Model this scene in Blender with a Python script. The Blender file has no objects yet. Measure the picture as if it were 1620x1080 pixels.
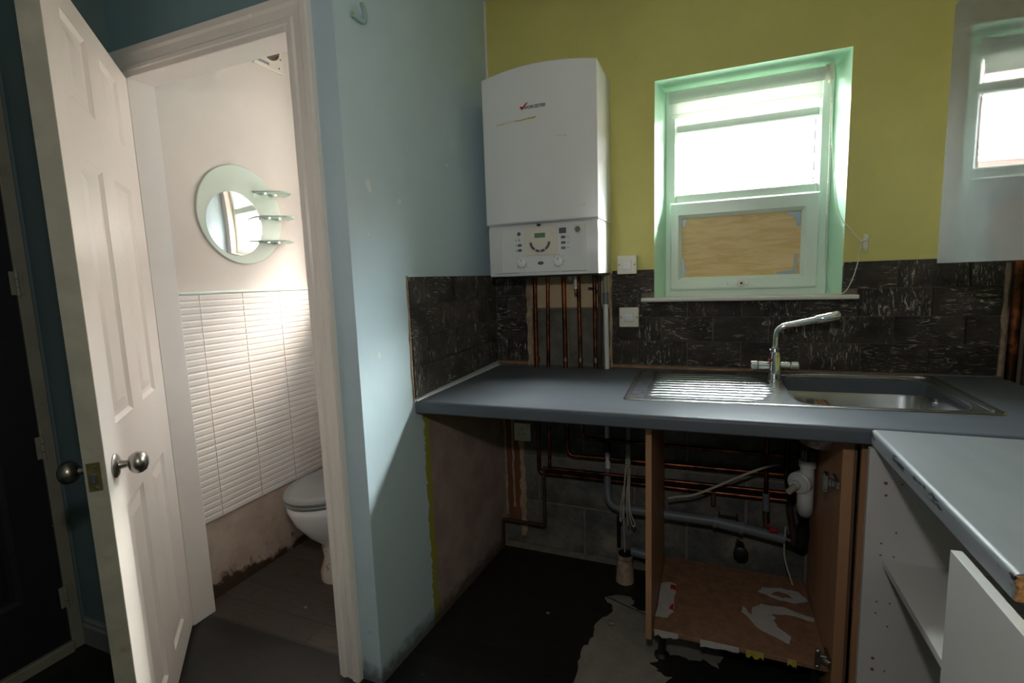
import bpy, bmesh, math, random
from mathutils import Vector, Matrix, noise
random.seed(7)
S = bpy.context.scene
COL = S.collection
PI = math.pi

# ------------------------------------------------------------------ camera, sky, sun, exposure
cd = bpy.data.cameras.new('camera')
cam = bpy.data.objects.new('camera', cd); COL.objects.link(cam)
cd.sensor_width = 36.0; cd.lens = 785.29 / 1620 * 36; cd.clip_start = .02; cd.clip_end = 300
yaw, pitch, roll = .3882, .1249, -.0344
fw = Vector((-math.sin(yaw) * math.cos(pitch), math.cos(yaw) * math.cos(pitch), -math.sin(pitch)))
rt = Vector((math.cos(yaw), math.sin(yaw), 0)); up = rt.cross(fw)
r2 = math.cos(roll) * rt + math.sin(roll) * up
u2 = -math.sin(roll) * rt + math.cos(roll) * up
cam.matrix_world = Matrix(((r2.x, u2.x, -fw.x, .9543), (r2.y, u2.y, -fw.y, -2.152), (r2.z, u2.z, -fw.z, 1.3116), (0, 0, 0, 1)))
S.camera = cam
S.view_settings.view_transform = 'Standard'
S.view_settings.look = 'None'
S.view_settings.gamma = 1.0
S.view_settings.use_curve_mapping = False
S.view_settings.exposure = 0.1
S.cycles.use_denoising = True
S.cycles.max_bounces = 10
S.cycles.diffuse_bounces = 6
S.cycles.glossy_bounces = 4
S.cycles.transparent_max_bounces = 12
S.cycles.sample_clamp_indirect = 8.0
S.cycles.caustics_reflective = False
S.cycles.caustics_refractive = False

SKY = 88.0
w = bpy.data.worlds.new('overcast'); S.world = w; w.use_nodes = True
nt = w.node_tree; nt.nodes.clear()
wo = nt.nodes.new('ShaderNodeOutputWorld'); bg = nt.nodes.new('ShaderNodeBackground')
tc = nt.nodes.new('ShaderNodeTexCoord'); sx = nt.nodes.new('ShaderNodeSeparateXYZ'); cr = nt.nodes.new('ShaderNodeValToRGB')
nt.links.new(tc.outputs['Generated'], sx.inputs[0]); nt.links.new(sx.outputs['Z'], cr.inputs[0])
cr.color_ramp.elements[0].position = 0.0; cr.color_ramp.elements[0].color = (.80, .86, .92, 1)
cr.color_ramp.elements[1].position = 1.0; cr.color_ramp.elements[1].color = (1.0, 1.04, 1.1, 1)
nt.links.new(cr.outputs[0], bg.inputs[0]); bg.inputs[1].default_value = SKY
nt.links.new(bg.outputs[0], wo.inputs[0])

sl = bpy.data.lights.new('hazy_sun', 'SUN'); sl.energy = 54.0; sl.angle = math.radians(26); sl.color = (1, .97, .92)
so = bpy.data.objects.new('hazy_sun', sl); COL.objects.link(so); so.location = (6, 6, 7)
so.rotation_euler = Vector((-1.1, -1.0, -1.12)).to_track_quat('-Z', 'Y').to_euler()

def portal(name, loc, target, sx_, sy_):
    l = bpy.data.lights.new(name, 'AREA'); l.shape = 'RECTANGLE'; l.size = sx_; l.size_y = sy_
    l.cycles.is_portal = True
    o = bpy.data.objects.new(name, l); COL.objects.link(o); o.location = loc
    o.rotation_euler = (Vector(target) - Vector(loc)).to_track_quat('-Z', 'Z').to_euler()
portal('sky_portal', (1.06, .22, 1.63), (1.06, -1, 1.63), .72, .95)
portal('sky_portal', (-.53, .22, 1.875), (-.53, -1, 1.875), .62, 1.04)

# the photographer's flash, a hand above the lens (its shadow edges under the worktop and in the white cabinet give its place)
fl = bpy.data.lights.new('camera_flash', 'POINT'); fl.energy = 15.5; fl.shadow_soft_size = .035; fl.color = (1, .99, .97)
fo_ = bpy.data.objects.new('camera_flash', fl); COL.objects.link(fo_); fo_.location = (.925, -2.14, 1.64)

# ------------------------------------------------------------------ materials
def lin(c):
    return tuple(((v / 255) / 12.92 if v / 255 <= .04045 else ((v / 255 + .055) / 1.055) ** 2.4) for v in c) + (1,)

class NT:
    def __init__(s, name):
        s.m = bpy.data.materials.new(name); s.m.use_nodes = True
        s.t = s.m.node_tree; s.t.nodes.clear()
        s.out = s.n('ShaderNodeOutputMaterial'); s.p = s.n('ShaderNodeBsdfPrincipled')
        s.l(s.p.outputs[0], s.out.inputs[0])
        g = s.n('ShaderNodeNewGeometry'); s.pos = g.outputs['Position']
        s._xyz = None
    def n(s, k): return s.t.nodes.new(k)
    def l(s, a, b): s.t.links.new(a, b)
    def set(s, rough=.5, metal=0, spec=.5):
        s.p.inputs['Roughness'].default_value = rough; s.p.inputs['Metallic'].default_value = metal
        s.p.inputs['Specular IOR Level'].default_value = spec
    def xyz(s):
        if not s._xyz:
            s._xyz = s.n('ShaderNodeSeparateXYZ'); s.l(s.pos, s._xyz.inputs[0])
        return s._xyz.outputs
    def noise(s, scale, detail=4, rough=.6, stretch=None, dist=0):
        n = s.n('ShaderNodeTexNoise'); n.inputs['Scale'].default_value = scale; n.inputs['Detail'].default_value = detail
        n.inputs['Roughness'].default_value = rough; n.inputs['Distortion'].default_value = dist
        if stretch:
            mp = s.n('ShaderNodeMapping'); mp.inputs['Scale'].default_value = stretch; s.l(s.pos, mp.inputs[0]); s.l(mp.outputs[0], n.inputs['Vector'])
        else: s.l(s.pos, n.inputs['Vector'])
        return n.outputs['Fac']
    def math(s, op, a, b=None, c=None):
        m = s.n('ShaderNodeMath'); m.operation = op
        for i, v in enumerate((a, b, c)):
            if v is None: continue
            if isinstance(v, (int, float)): m.inputs[i].default_value = v
            else: s.l(v, m.inputs[i])
        return m.outputs[0]
    def step(s, v, lo, hi):
        r = s.n('ShaderNodeMapRange'); r.interpolation_type = 'SMOOTHSTEP'
        s.l(v, r.inputs[0]); r.inputs[1].default_value = lo; r.inputs[2].default_value = hi
        return r.outputs[0]
    def mix(s, f, a, b):
        m = s.n('ShaderNodeMix'); m.data_type = 'RGBA'
        if isinstance(f, (int, float)): m.inputs[0].default_value = f
        else: s.l(f, m.inputs[0])
        for i, v in ((6, a), (7, b)):
            if isinstance(v, tuple): m.inputs[i].default_value = v
            else: s.l(v, m.inputs[i])
        return m.outputs[2]
    def color(s, v):
        if isinstance(v, tuple): s.p.inputs['Base Color'].default_value = v
        else: s.l(v, s.p.inputs['Base Color'])
    def bump(s, h, strength=.3, dist=.002):
        b = s.n('ShaderNodeBump'); b.inputs['Strength'].default_value = strength; b.inputs['Distance'].default_value = dist
        s.l(h, b.inputs['Height']); s.l(b.outputs[0], s.p.inputs['Normal'])

def sc(c, k): return tuple(min(1, x * k) for x in c[:3]) + (1,)

def mat(name, rgb, rough=.5, metal=0, spec=.5, var=.06, vscale=6, bump=.0, bscale=40, stretch=None, dirt=None, dthr=(.6, .75), dscale=9):
    t = NT(name); t.set(rough, metal, spec); c = lin(rgb)
    f = t.noise(vscale, 5, .6, stretch)
    k = t.mix(t.step(f, .3, .7), sc(c, 1 - var), sc(c, 1 + var))
    if dirt:
        k = t.mix(t.step(t.noise(dscale, 6, .7), *dthr), k, lin(dirt))
    t.color(k)
    if bump: t.bump(t.noise(bscale, 4, .6, stretch), bump)
    return t.m

M = {}
M['green'] = mat('lime_green_paint', (204, 196, 116), .55, var=.05, vscale=3, bump=.12, bscale=25, dirt=(150, 148, 70), dthr=(.66, .8), dscale=4)
M['mint'] = mat('mint_green_gloss', (200, 238, 212), .35, var=.02, bump=.05)
M['ceiling'] = mat('white_ceiling_paint', (225, 222, 215), .7, var=.02)
M['wc_ceiling'] = mat('cream_ceiling_paint', (214, 206, 194), .7, var=.03)
M['white_gloss'] = mat('white_gloss_woodwork', (234, 226, 222), .3, var=.02, vscale=4, bump=.03, bscale=30)
M['door_white'] = mat('white_painted_door', (236, 225, 217), .35, var=.025, vscale=3, bump=.06, bscale=60, stretch=(1, 1, .15), dirt=(190, 176, 156), dthr=(.72, .85), dscale=7)
M['door_edge'] = mat('grubby_cream_door_edge', (158, 153, 140), .5, var=.1, vscale=12, bump=.1, dirt=(150, 128, 96), dthr=(.6, .75), dscale=14)
M['dark_door'] = mat('charcoal_painted_door', (34, 34, 37), .4, var=.08)
M['frame_dirty'] = mat('grubby_white_frame', (140, 136, 122), .5, var=.1, dirt=(110, 104, 88), dthr=(.55, .75))
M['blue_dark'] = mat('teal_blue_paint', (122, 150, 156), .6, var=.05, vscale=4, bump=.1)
M['boiler'] = mat('white_enamel_casing', (232, 231, 232), .28, var=.01)
M['boiler_grey'] = mat('pale_grey_plastic_fascia', (224, 223, 224), .35, var=.01)
M['cream'] = mat('cream_plastic', (226, 218, 204), .4, var=.01)
M['dgrey'] = mat('dark_grey_plastic', (92, 92, 96), .4, var=.03)
M['mgrey'] = mat('mid_grey_print', (140, 140, 144), .5, var=.03)
M['black'] = mat('black_plastic', (22, 22, 22), .45, var=.1)
M['red'] = mat('red_plastic', (170, 30, 36), .4, var=.05)
M['lcd'] = mat('green_grey_display', (112, 138, 112), .15, var=.02)
M['ochre'] = mat('brown_tape_residue', (204, 170, 106), .6, var=.25, vscale=60)
M['worktop'] = mat('slate_grey_laminate', (80, 84, 92), .46, spec=.35, var=.06, vscale=9, bump=.05, bscale=150, stretch=(.25, 1, 1), dirt=(70, 74, 84), dthr=(.6, .8), dscale=5)
M['steel'] = mat('stainless_steel', (204, 206, 208), .26, metal=1, var=.05, vscale=20, bump=.03, bscale=200)
M['steel_worn'] = mat('stained_steel', (150, 150, 160), .35, metal=1, var=.3, vscale=30, bump=.15, bscale=90)
M['chrome'] = mat('chrome', (226, 228, 230), .07, metal=1, var=.01)
M['nickel'] = mat('satin_nickel', (150, 144, 138), .3, metal=1, var=.12, vscale=30)
M['hinge'] = mat('zinc_hinge', (190, 186, 180), .22, metal=1, var=.1, vscale=60)
M['brass'] = mat('tarnished_brass', (140, 124, 84), .45, metal=1, var=.2, vscale=60)
M['copper'] = mat('tarnished_copper', (142, 80, 54), .36, metal=1, var=.35, vscale=14, dirt=(64, 44, 34), dthr=(.40, .62), dscale=9)
M['copper_bright'] = mat('bright_copper', (206, 120, 78), .24, metal=1, var=.15, vscale=14)
M['copper_dark'] = mat('grimy_copper', (92, 74, 62), .5, metal=.7, var=.2, vscale=14)
M['waste_grey'] = mat('grey_waste_plastic', (108, 112, 116), .45, var=.08)
M['waste_white'] = mat('white_waste_plastic', (206, 204, 200), .4, var=.04, vscale=20)
M['pipe_white'] = mat('white_overflow_plastic', (214, 212, 210), .4, var=.03)
M['pipe_dirty'] = mat('beige_overflow_plastic', (150, 150, 132), .5, var=.08)
M['cable_white'] = mat('off_white_cable', (176, 168, 150), .55, var=.06)
M['cable_yellow'] = mat('green_yellow_cable', (176, 160, 70), .5, var=.1)
M['cab_brown'] = mat('brown_beech_laminate', (164, 122, 90), .45, var=.1, vscale=14, stretch=(1, 1, .12), bump=.03)
M['cab_dark'] = mat('dark_brown_laminate', (110, 82, 62), .5, var=.1, vscale=14, stretch=(1, 1, .12))
M['paper'] = mat('torn_grey_paper', (176, 172, 166), .8, var=.06, vscale=30)
M['cab_white'] = mat('white_melamine', (190, 187, 183), .4, var=.015)
M['counter'] = None
M['chip'] = mat('bare_chipboard', (170, 124, 78), .9, var=.35, vscale=150, bump=.6, bscale=160)
M['gloss_grey'] = None
M['toilet'] = mat('white_vitreous_china', (226, 222, 222), .1, var=.01)
M['toilet_grime'] = mat('grimy_china_foot', (214, 200, 186), .3, var=.05, dirt=(120, 96, 74), dthr=(.56, .66), dscale=40)
M['seat_grey'] = mat('grey_toilet_seat_plastic', (112, 112, 112), .32, var=.03)
M['plastic_white'] = mat('white_switch_plastic', (226, 222, 208), .35, var=.02)
M['clip_metal'] = mat('pale_blue_zinc_clip', (156, 176, 186), .4, metal=.6, var=.1)
M['teal'] = mat('teal_blue_paint_shaded', (104, 124, 128), .6, var=.05, vscale=4, bump=.1)  # darker copy of blue_dark, same paint; the wall's shade is in the colour
M['upvc'] = mat('white_upvc', (234, 246, 237), .25, var=.01)
M['sill'] = mat('white_sill_board', (222, 218, 210), .35, var=.03)
M['fabric'] = mat('white_blind_fabric', (226, 230, 224), .8, var=.02)
def m_fab():
    t = NT('white_translucent_blind_fabric'); d = t.n('ShaderNodeBsdfDiffuse'); tr = t.n('ShaderNodeBsdfTranslucent'); mx = t.n('ShaderNodeMixShader'); mx.inputs[0].default_value = .6
    d.inputs[0].default_value = lin((226, 230, 224)); tr.inputs[0].default_value = lin((226, 230, 224))
    t.l(d.outputs[0], mx.inputs[1]); t.l(tr.outputs[0], mx.inputs[2]); t.l(mx.outputs[0], t.out.inputs[0]); return t.m
M['fabric'] = m_fab()
M['bead'] = mat('white_plastic_beads', (222, 220, 206), .4, var=.02)
M['mortar'] = mat('grey_mortar', (122, 112, 100), .95, var=.15, vscale=25, bump=.5, bscale=80)
M['board_beige'] = mat('beige_plaster_board', (206, 180, 146), .8, var=.08, vscale=12, bump=.15)
M['plaster'] = mat('ragged_pale_plaster', (164, 140, 116), .9, var=.25, vscale=40, bump=.8, bscale=60)
M['rust'] = mat('rust_brown_batten', (112, 66, 46), .7, var=.25, vscale=20, stretch=(1, 1, .1))
M['screed'] = mat('pale_dusty_screed', (126, 120, 110), .9, var=.14, vscale=14, bump=.4, bscale=50, dirt=(92, 86, 76), dthr=(.62, .7), dscale=22)
M['skirt'] = mat('white_baseboard_paint', (128, 130, 130), .5, var=.05)
M['frost'] = mat('frosted_pale_green_glass', (206, 216, 202), .3, var=.01)
M['mirror'] = mat('mirror_silver', (240, 240, 238), .02, metal=1, var=0)
M['shelf_glass'] = mat('pale_green_glass_shelf', (196, 220, 208), .15, var=.01)
M['flake'] = mat('flaking_pale_blue_paint', (150, 178, 172), .6, var=.12, vscale=60, dirt=(186, 176, 92), dthr=(.58, .62), dscale=70)
M['ground'] = mat('grey_yard_paving', (130, 128, 122), .9, var=.15)
M['render'] = mat('pale_house_render', (198, 180, 172), .9, var=.05)
M['roof'] = mat('pinkish_roof_tiles', (176, 140, 132), .9, var=.15, vscale=3)
M['strip'] = mat('stained_brown_batten', (150, 110, 84), .8, var=.25, vscale=30)
M['cable_black'] = mat('black_overhead_cable', (30, 30, 34), .6, var=.05)

def m_glass(name='clear_window_glass', tint=(.95, .98, .96, 1)):
    t = NT(name); tr = t.n('ShaderNodeBsdfTransparent'); gl = t.n('ShaderNodeBsdfGlossy'); gl.inputs['Roughness'].default_value = .02
    lw = t.n('ShaderNodeLayerWeight'); lw.inputs[0].default_value = .5; fr = t.n('ShaderNodeMath'); fr.operation = 'MULTIPLY_ADD'; pw = t.n('ShaderNodeMath'); pw.operation = 'POWER'; t.l(lw.outputs['Facing'], pw.inputs[0]); pw.inputs[1].default_value = 5; t.l(pw.outputs[0], fr.inputs[0]); fr.inputs[1].default_value = .92; fr.inputs[2].default_value = .04; mx = t.n('ShaderNodeMixShader')
    tr.inputs[0].default_value = tint
    t.l(fr.outputs[0], mx.inputs[0]); t.l(tr.outputs[0], mx.inputs[1]); t.l(gl.outputs[0], mx.inputs[2]); t.l(mx.outputs[0], t.out.inputs[0]); return t.m
M['glass'] = m_glass(); M['glass_dim'] = m_glass('dimmed_glass', (.5, .49, .47, 1))  # glass_dim carries a darker tint to hold back daylight
def m_obs(name, f, tint):
    t = NT(name); tr = t.n('ShaderNodeBsdfTransparent'); tl = t.n('ShaderNodeBsdfTranslucent'); mx = t.n('ShaderNodeMixShader'); mx.inputs[0].default_value = f
    tr.inputs[0].default_value = tint; tl.inputs[0].default_value = tint
    t.l(tr.outputs[0], mx.inputs[1]); t.l(tl.outputs[0], mx.inputs[2]); t.l(mx.outputs[0], t.out.inputs[0]); return t.m
M['glass_obscured'] = m_obs('dimmed_obscured_glass', .10, (.52, .505, .48, 1)); M['glass_upper'] = m_obs('dimmed_upper_glass', .75, (.29, .28, .265, 1))  # tints chosen to dim the daylight; the dimmer upper pane shapes the wall patch

def m_slate():
    t = NT('dark_riven_slate_tile'); t.set(.38, 0, .6)
    oi = t.n('ShaderNodeObjectInfo'); va = t.n('ShaderNodeVectorMath'); va.operation = 'ADD'; vm = t.n('ShaderNodeVectorMath'); vm.operation = 'SCALE'
    vm.inputs[0].default_value = (17, 23, 31); t.l(oi.outputs['Random'], vm.inputs['Scale']); t.l(t.pos, va.inputs[0]); t.l(vm.outputs[0], va.inputs[1]); t.pos = va.outputs[0]
    a = t.noise(22, 9, .75, (1, 1, 2.0), .8); b = t.noise(7, 5, .6)
    v = t.noise(42, 5, .75, (.45, .45, 2.2), 1.6); h2 = t.noise(42, 5, .75, (2.2, 2.2, .45), 1.6)
    sel = t.step(oi.outputs['Random'], .55, .56)
    col = t.mix(t.step(b, .35, .7), lin((40, 36, 34)), lin((82, 72, 66)))
    fine = t.math('ADD', t.math('MULTIPLY', h2, sel), t.math('MULTIPLY', v, t.math('SUBTRACT', 1, sel)))
    glint = t.math('MULTIPLY', t.step(fine, .545, .62), t.step(t.noise(9, 4, .7), .42, .56))
    col = t.mix(glint, col, lin((198, 190, 180)))  # pale flecks paint the riven slate's specular glints into its colour
    t.color(col)
    t.bump(t.math('ADD', a, t.math('MULTIPLY', fine, .8)), 1.0, .010)
    return t.m
M['slate'] = m_slate()

def m_partition():
    t = NT('pale_blue_paint_over_plaster'); t.set(.5, 0, .4); x, y, z = t.xyz()
    n1 = t.noise(3, 4); n2 = t.noise(30, 4)
    wob = t.math('MULTIPLY', t.math('SUBTRACT', n2, .5), .05)
    blue = t.mix(t.step(n1, .3, .7), lin((185, 205, 217)), lin((192, 212, 223)))
    pink = t.mix(t.step(t.noise(8, 5), .35, .65), lin((152, 132, 130)), lin((172, 151, 147)))
    yy = t.math('ADD', y, wob); zz = z
    below = t.step(zz, .885, .875)
    pk = t.math('MULTIPLY', below, t.step(yy, -.604, -.596))
    c = t.mix(pk, blue, pink)
    yl = t.math('MULTIPLY', below, t.step(t.math('ABSOLUTE', t.math('ADD', yy, .612)), .019, .014))
    c = t.mix(yl, c, lin((158, 156, 66)))
    dk = t.math('MULTIPLY', t.step(t.noise(26, 6, .75), .66, .72), t.step(z, 1.0, .1))
    c = t.mix(dk, c, lin((70, 62, 58)))
    low = t.math('MULTIPLY', t.step(t.math('ADD', z, t.math('MULTIPLY', wob, 2.)), .07, .0), .8)
    c = t.mix(low, c, lin((60, 54, 48)))
    ch = t.math('MULTIPLY', t.step(t.noise(14, 2), .73, .745), t.step(z, .6, 1.0))
    c = t.mix(ch, c, lin((206, 222, 224)))
    t.color(c); t.bump(t.noise(18, 4), .15, .003); return t.m
M['partition'] = m_partition()

def m_wcwall():
    t = NT('off_white_wall_with_bare_plaster_foot'); t.set(.65, 0, .3); x, y, z = t.xyz()
    n = t.noise(10, 5); wob = t.math('MULTIPLY', t.math('SUBTRACT', t.noise(14, 5), .5), .3)
    c = t.mix(t.step(t.noise(3), .3, .7), lin((220, 208, 200)), lin((226, 214, 206)))
    pl = t.mix(t.step(n, .35, .65), lin((182, 160, 146)), lin((198, 178, 164)))
    pl = t.mix(t.math('MULTIPLY', t.step(t.noise(7, 6, .7), .58, .68), t.step(z, .28, .08)), pl, lin((104, 84, 68)))
    pl = t.mix(t.step(t.math('ADD', z, wob), .07, .02), pl, lin((70, 54, 40)))
    c = t.mix(t.step(z, .35, .345), c, pl)
    t.color(c); t.bump(t.noise(25), .15, .003); return t.m
M['wc_wall'] = m_wcwall()
M['wc_tile'] = mat('white_ribbed_ceramic', (236, 226, 220), .45, var=.015)

def m_floor(name, c1, c2, rough):
    t = NT(name); t.set(rough, 0, .4)
    b = t.n('ShaderNodeTexBrick'); b.inputs['Scale'].default_value = 1.0
    b.inputs['Brick Width'].default_value = .9; b.inputs['Row Height'].default_value = .11; b.inputs['Mortar Size'].default_value = .0012
    t.l(t.pos, b.inputs['Vector'])
    b.inputs['Color1'].default_value = lin(c1); b.inputs['Color2'].default_value = lin(c2); b.inputs['Mortar'].default_value = lin((20, 18, 17))
    g = t.step(t.noise(14, 6, .7, (1, 9, 1)), .3, .7)
    mm = t.n('ShaderNodeMix'); mm.data_type = 'RGBA'; mm.blend_type = 'MULTIPLY'; mm.inputs[0].default_value = .55
    t.l(b.outputs[0], mm.inputs[6]); t.l(t.mix(g, (.45, .43, .42, 1), (1.2, 1.15, 1.1, 1)), mm.inputs[7])
    d = t.mix(t.step(t.noise(60, 3), .72, .76), mm.outputs[2], lin((110, 104, 96)))
    t.color(d); t.bump(g, .08, .002); return t.m
M['floor_k'] = m_floor('dark_grimy_vinyl', (32, 30, 29), (38, 35, 33), .42)
M['floor_wc'] = m_floor('dark_brown_vinyl_planks', (74, 66, 62), (82, 73, 68), .45)

def m_block():
    t = NT('grey_breeze_block'); t.set(.95, 0, .2)
    c = t.mix(t.step(t.noise(6, 6, .7), .35, .65), lin((82, 82, 79)), lin((120, 115, 106)))
    c = t.mix(t.step(t.noise(3, 5), .6, .75), c, lin((150, 138, 120)))
    t.color(c); t.bump(t.noise(90, 5, .7), .5, .004); return t.m
M['block'] = m_block()

def m_ply():
    t = NT('plywood'); t.set(.5, 0, .4)
    n = t.noise(5, 5, .6, (1, 1, 7), 1.5)
    t.color(t.mix(t.step(n, .35, .65), lin((216, 180, 122)), lin((232, 202, 150)))); return t.m
M['ply'] = m_ply()

def m_base():
    t = NT('brown_chipboard_base'); t.set(.6, 0, .3)
    c = t.mix(t.step(t.noise(30, 5, .7), .35, .65), lin((122, 90, 70)), lin((142, 106, 82)))
    c = t.mix(t.step(t.noise(12, 6, .7), .66, .7), c, lin((92, 58, 42)))
    t.color(c); t.bump(t.noise(120), .1); return t.m
M['base'] = m_base()

def m_counter():
    t = NT('chipped_light_grey_laminate'); t.set(.45, 0, .4); x, y, z = t.xyz()
    c = t.mix(t.step(t.noise(7, 5, .6, (1, .3, 1)), .35, .65), lin((112, 115, 118)), lin((121, 124, 126)))
    wear = t.math('MULTIPLY', t.step(t.noise(34, 5, .7, (1, .16, .5)), .525, .54), t.math('MULTIPLY', t.step(x, 1.3345, 1.333), t.math('MULTIPLY', t.step(z, .878, .884), t.step(z, .8985, .895))))
    c = t.mix(wear, c, lin((28, 26, 26)))
    sp = t.step(t.noise(28, 3), .76, .775)
    c = t.mix(sp, c, lin((60, 56, 54))); t.color(c); return t.m
M['counter'] = m_counter()

def m_gloss():
    t = NT('high_gloss_grey_cabinet_door'); t.set(.03, 0, .5)
    t.color(t.mix(t.step(t.noise(6, 4), .3, .7), lin((98, 99, 98)), lin((103, 104, 103)))); t.p.inputs['IOR'].default_value = 2.0
    return t.m
M['gloss_grey'] = m_gloss()

# ------------------------------------------------------------------ geometry helpers
class G:
    def __init__(s): s.b = bmesh.new()
    def poly(s, pts):
        return s.b.faces.new([s.b.verts.new(p) for p in pts])
    def box(s, x0, x1, y0, y1, z0, z1, bev=0, seg=1):
        if x0 > x1: x0, x1 = x1, x0
        if y0 > y1: y0, y1 = y1, y0
        if z0 > z1: z0, z1 = z1, z0
        v = [s.b.verts.new((x, y, z)) for x in (x0, x1) for y in (y0, y1) for z in (z0, z1)]
        f = [s.b.faces.new([v[i] for i in q]) for q in ((0, 1, 3, 2), (4, 6, 7, 5), (0, 4, 5, 1), (2, 3, 7, 6), (0, 2, 6, 4), (1, 5, 7, 3))]
        if bev:
            e = list({e for q in f for e in q.edges})
            bmesh.ops.bevel(s.b, geom=e, offset=bev, segments=seg, profile=.5, affect='EDGES')
        return s
    def loft(s, loops, closed=True, cap0=True, cap1=True):
        L = [[s.b.verts.new(p) for p in lp] for lp in loops]; n = len(L[0])
        for a, b in zip(L, L[1:]):
            for i in range(n if closed else n - 1):
                j = (i + 1) % n
                s.b.faces.new((a[i], a[j], b[j], b[i]))
        if cap0: s.b.faces.new(L[0][::-1])
        if cap1: s.b.faces.new(L[-1])
        return s
    def tube(s, pts, r, n=10, fil=0, cap=True):
        P = [Vector(p) for p in pts]
        if fil:
            Q = [P[0]]
            for a, b, c in zip(P, P[1:], P[2:]):
                d1 = (a - b); d2 = (c - b); f = min(fil, d1.length * .49, d2.length * .49)
                d1.normalize(); d2.normalize(); st = b + d1 * f; en = b + d2 * f
                for k in range(6):
                    u = k / 5; Q.append(st * (1 - u) ** 2 + b * 2 * u * (1 - u) + en * u * u)
            Q.append(P[-1]); P = Q
        rr = r if isinstance(r, (list, tuple)) else [r] * len(P)
        loops = []; prev = None
        for i, p in enumerate(P):
            if i == 0: t = P[1] - P[0]
            elif i == len(P) - 1: t = P[-1] - P[-2]
            else: t = (P[i + 1] - p).normalized() + (p - P[i - 1]).normalized()
            t.normalize()
            if prev is None:
                ref = Vector((0, 0, 1)) if abs(t.z) < .9 else Vector((0, 1, 0)); u = t.cross(ref).normalized()
            else: u = (prev - t * prev.dot(t)).normalized()
            prev = u; v = t.cross(u)
            loops.append([p + (u * math.cos(2 * PI * k / n) + v * math.sin(2 * PI * k / n)) * rr[i] for k in range(n)])
        return s.loft(loops, True, cap, cap)
    def lathe(s, o, ax, prof, n=20, cap0=True, cap1=True, sq=1.0):
        o = Vector(o); ax = Vector(ax).normalized(); ref = Vector((0, 0, 1)) if abs(ax.z) < .9 else Vector((0, 1, 0))
        u = ax.cross(ref).normalized(); v = ax.cross(u)
        return s.loft([[o + ax * h + (u * math.cos(2 * PI * k / n) + v * math.sin(2 * PI * k / n) * sq) * max(r, 1e-4) for k in range(n)] for r, h in prof], True, cap0, cap1)
    def prism(s, poly, f0, f1):
        return s.loft([[f0(*p) for p in poly], [f1(*p) for p in poly]])
    def obj(s, name, m, parent=None, smooth=False, local=False, xf=None, ang=40):
        b = s.b
        if xf: 
            for v in b.verts: v.co = Vector(xf(*v.co))
        bmesh.ops.recalc_face_normals(b, faces=b.faces[:])
        if parent is not None:
            off = Vector((0, 0, 0)); q = parent
            while q is not None: off += q.location; q = q.parent
        else:
            lo = Vector([min(v.co[i] for v in b.verts) for i in range(3)]); hi = Vector([max(v.co[i] for v in b.verts) for i in range(3)])
            off = Vector(((lo.x + hi.x) / 2, (lo.y + hi.y) / 2, lo.z))
        if local: off = Vector((0, 0, 0))
        for v in b.verts: v.co -= off
        me = bpy.data.meshes.new(name); b.to_mesh(me); b.free()
        ms = m if isinstance(m, (list, tuple)) else [m]
        for k in ms: me.materials.append(k)
        if smooth:
            me.shade_smooth()
            try: me.set_sharp_from_angle(angle=math.radians(ang))
            except Exception: pass
        o = bpy.data.objects.new(name, me); COL.objects.link(o)
        if parent is not None: o.parent = parent
        else: o.location = off
        return o

def tag(o, label, cat=None, group=None, kind=None):
    o['label'] = label
    if cat: o['category'] = cat
    if group: o['group'] = group
    if kind: o['kind'] = kind
    return o
def thing(name, loc, label, cat, group=None, kind=None):
    o = bpy.data.objects.new(name, None); o.empty_display_size = .05; COL.objects.link(o); o.location = loc
    return tag(o, label, cat, group, kind)
def st(o, label, cat='wall'): return tag(o, label, cat, None, 'structure')
def inst(o, loc, parent):
    c = o.copy(); COL.objects.link(c); c.parent = parent; c.location = loc; return c
def rrect(x0, x1, y0, y1, r, n=6):
    P = []
    for cx, cy, a in ((x1 - r, y1 - r, 0), (x0 + r, y1 - r, 90), (x0 + r, y0 + r, 180), (x1 - r, y0 + r, 270)):
        for k in range(n + 1):
            t = math.radians(a + 90 * k / n); P.append((cx + r * math.cos(t), cy + r * math.sin(t)))
    return P

FZ = -.015                       # finished floor level
SK = .0532                       # the partition is a little out of square
def wz(x, y): return .908 + .0098 * x + .0266 * y   # the worktop has sagged a little towards the front left

# ------------------------------------------------------------------ floors, ceilings, walls
g = G(); g.box(-1.45, 2.05, -3.75, -.885, -.12, FZ); g.box(-.055, 2.05, -.885, .12, -.12, FZ)
floor = st(g.obj('floor', M['floor_k']), 'near black grimy vinyl kitchen floor', 'floor')
g = G(); g.box(-1.15, -.055, -.885, .12, -.12, FZ)
st(g.obj('floor', M['floor_wc']), 'dark brown plank vinyl floor of the toilet room', 'floor')
g = G(); g.box(-1.45, 2.05, -3.75, .1, 2.52, 2.62); st(g.obj('ceiling', M['ceiling']), 'white kitchen ceiling', 'ceiling')
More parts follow.
